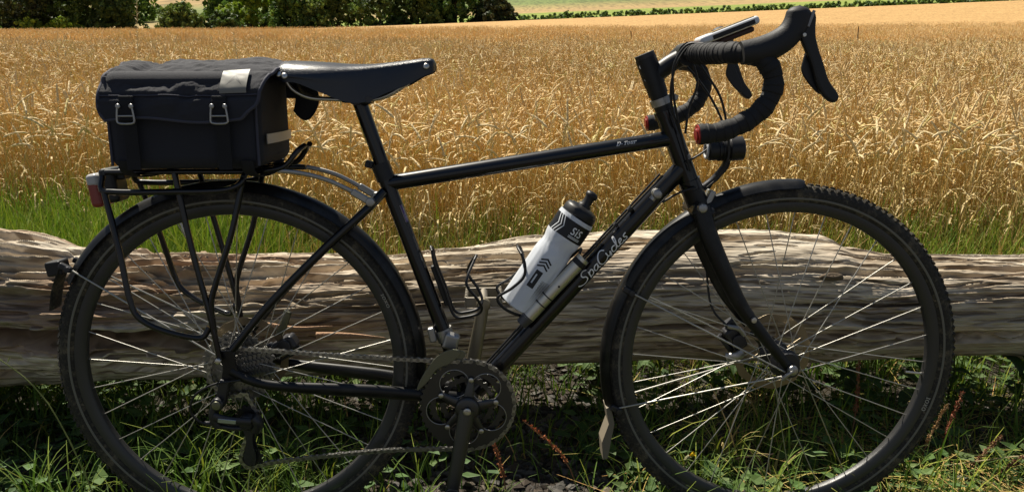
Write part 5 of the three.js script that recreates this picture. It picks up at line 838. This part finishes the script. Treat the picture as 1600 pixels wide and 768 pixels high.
  blades(0.98, -0.02, 0.09, 20, [...green, [0.35, 0.36, 0.08]], 'yellow-green grass clump ahead of the front tyre', 1.0); blades(1.10, -0.02, 0.08, 18, [...dry, ...green], 'straw-coloured grass clump below the dock stalks', 1.2); blades(1.16, -0.08, 0.08, 16, [...green, ...dry], 'short green clump at the end of the dock stalks', 1.2);
  // pale straws lying across
  const strawBar = (a, b, label, col = pale) => { const A = V(...a), B = V(...b), g = thing('straw', label, 'straw', A), s = new Soup(); s.tube([A, A.clone().lerp(B, 0.5).add(V(0.004, 0.006, 0)), B], [0.0018, 0.0016, 0.0012], 5, col); part(g, 'stalk', s.geo(), straw); };
  strawBar([0.575, 0.000, -0.16], [0.475, 0.245, -0.13], 'tan straw leaning up towards the front hub', [0.50, 0.34, 0.18]); strawBar([1.30, 0.085, -0.10], [1.00, 0.055, -0.10], 'long dry straw lying ahead of the front tyre', [0.46, 0.38, 0.20]); strawBar([0.82, 0.001, 0.05], [0.79, 0.065, 0.04], 'short pale straw below the front rim', pale); strawBar([0.86, 0.001, 0.05], [0.825, 0.07, 0.04], 'second short pale straw below the front rim', pale); strawBar([0.64, 0.06, -0.15], [0.50, 0.035, -0.15], 'pinkish straw lying inside the front wheel', [0.5, 0.3, 0.2]);
  // yellow flower
  { const b = onGround(0.385, -0.07), g = thing('yellow_flower', 'small yellow dandelion flower inside the front wheel', 'flower', b), top = V(0.432, 0.088, -0.10), s = new Soup(); s.tube([b, V(0.408, 0.05, -0.085), top], [0.0016, 0.0014, 0.0016], 5, [0.20, 0.16, 0.07]); part(g, 'stem', s.geo(), straw);
    const c = new Soup(); c.tube([top.clone().add(V(-0.012, -0.011, 0)), top.clone().add(V(-0.006, -0.005, 0)), top], [0.002, 0.0042, 0.0046], 7, [0.30, 0.28, 0.16]); part(g, 'calyx', c.geo(), straw);
    for (let k = 0; k < 16; k++) { const a = k / 16 * 6.283, q = new Soup(), d = V(0.7, 0.6, 0.2).normalize(), u = V(-0.6, 0.7, 0).normalize(), w = d.clone().cross(u), e = d.clone().multiplyScalar(0.012).addScaledVector(u, Math.cos(a) * 0.006).addScaledVector(w, Math.sin(a) * 0.006), sd = u.clone().multiplyScalar(-Math.sin(a)).addScaledVector(w, Math.cos(a)); q.ribbon([0, 1, 2, 3].map(i => top.clone().addScaledVector(e, i / 3)), 0.0016, sd, [0.80, 0.55, 0.01]); part(g, 'petal', q.geo(), straw); } }
  // thin dark weed stems standing up out of the far crop
  for (const [x, z, top2, label] of [[3.45, -18, 0.86, 'thin dark stem sticking up from the crop behind the stem cap'], [8.6, -17, 0.98, 'thin dark stem sticking up from the crop beyond the brake lever']]) { const b = onGround(x, z), g = thing('weed_stem', label, 'weed', b), s = new Soup(); s.tube([b, V(x + 0.02, b.y + 0.6, z), V(x, b.y + top2, z)], [0.02, 0.018, 0.012], 5, [0.12, 0.08, 0.03]); part(g, 'stem', s.geo(), straw); }
}

renderer.render(scene, camera);
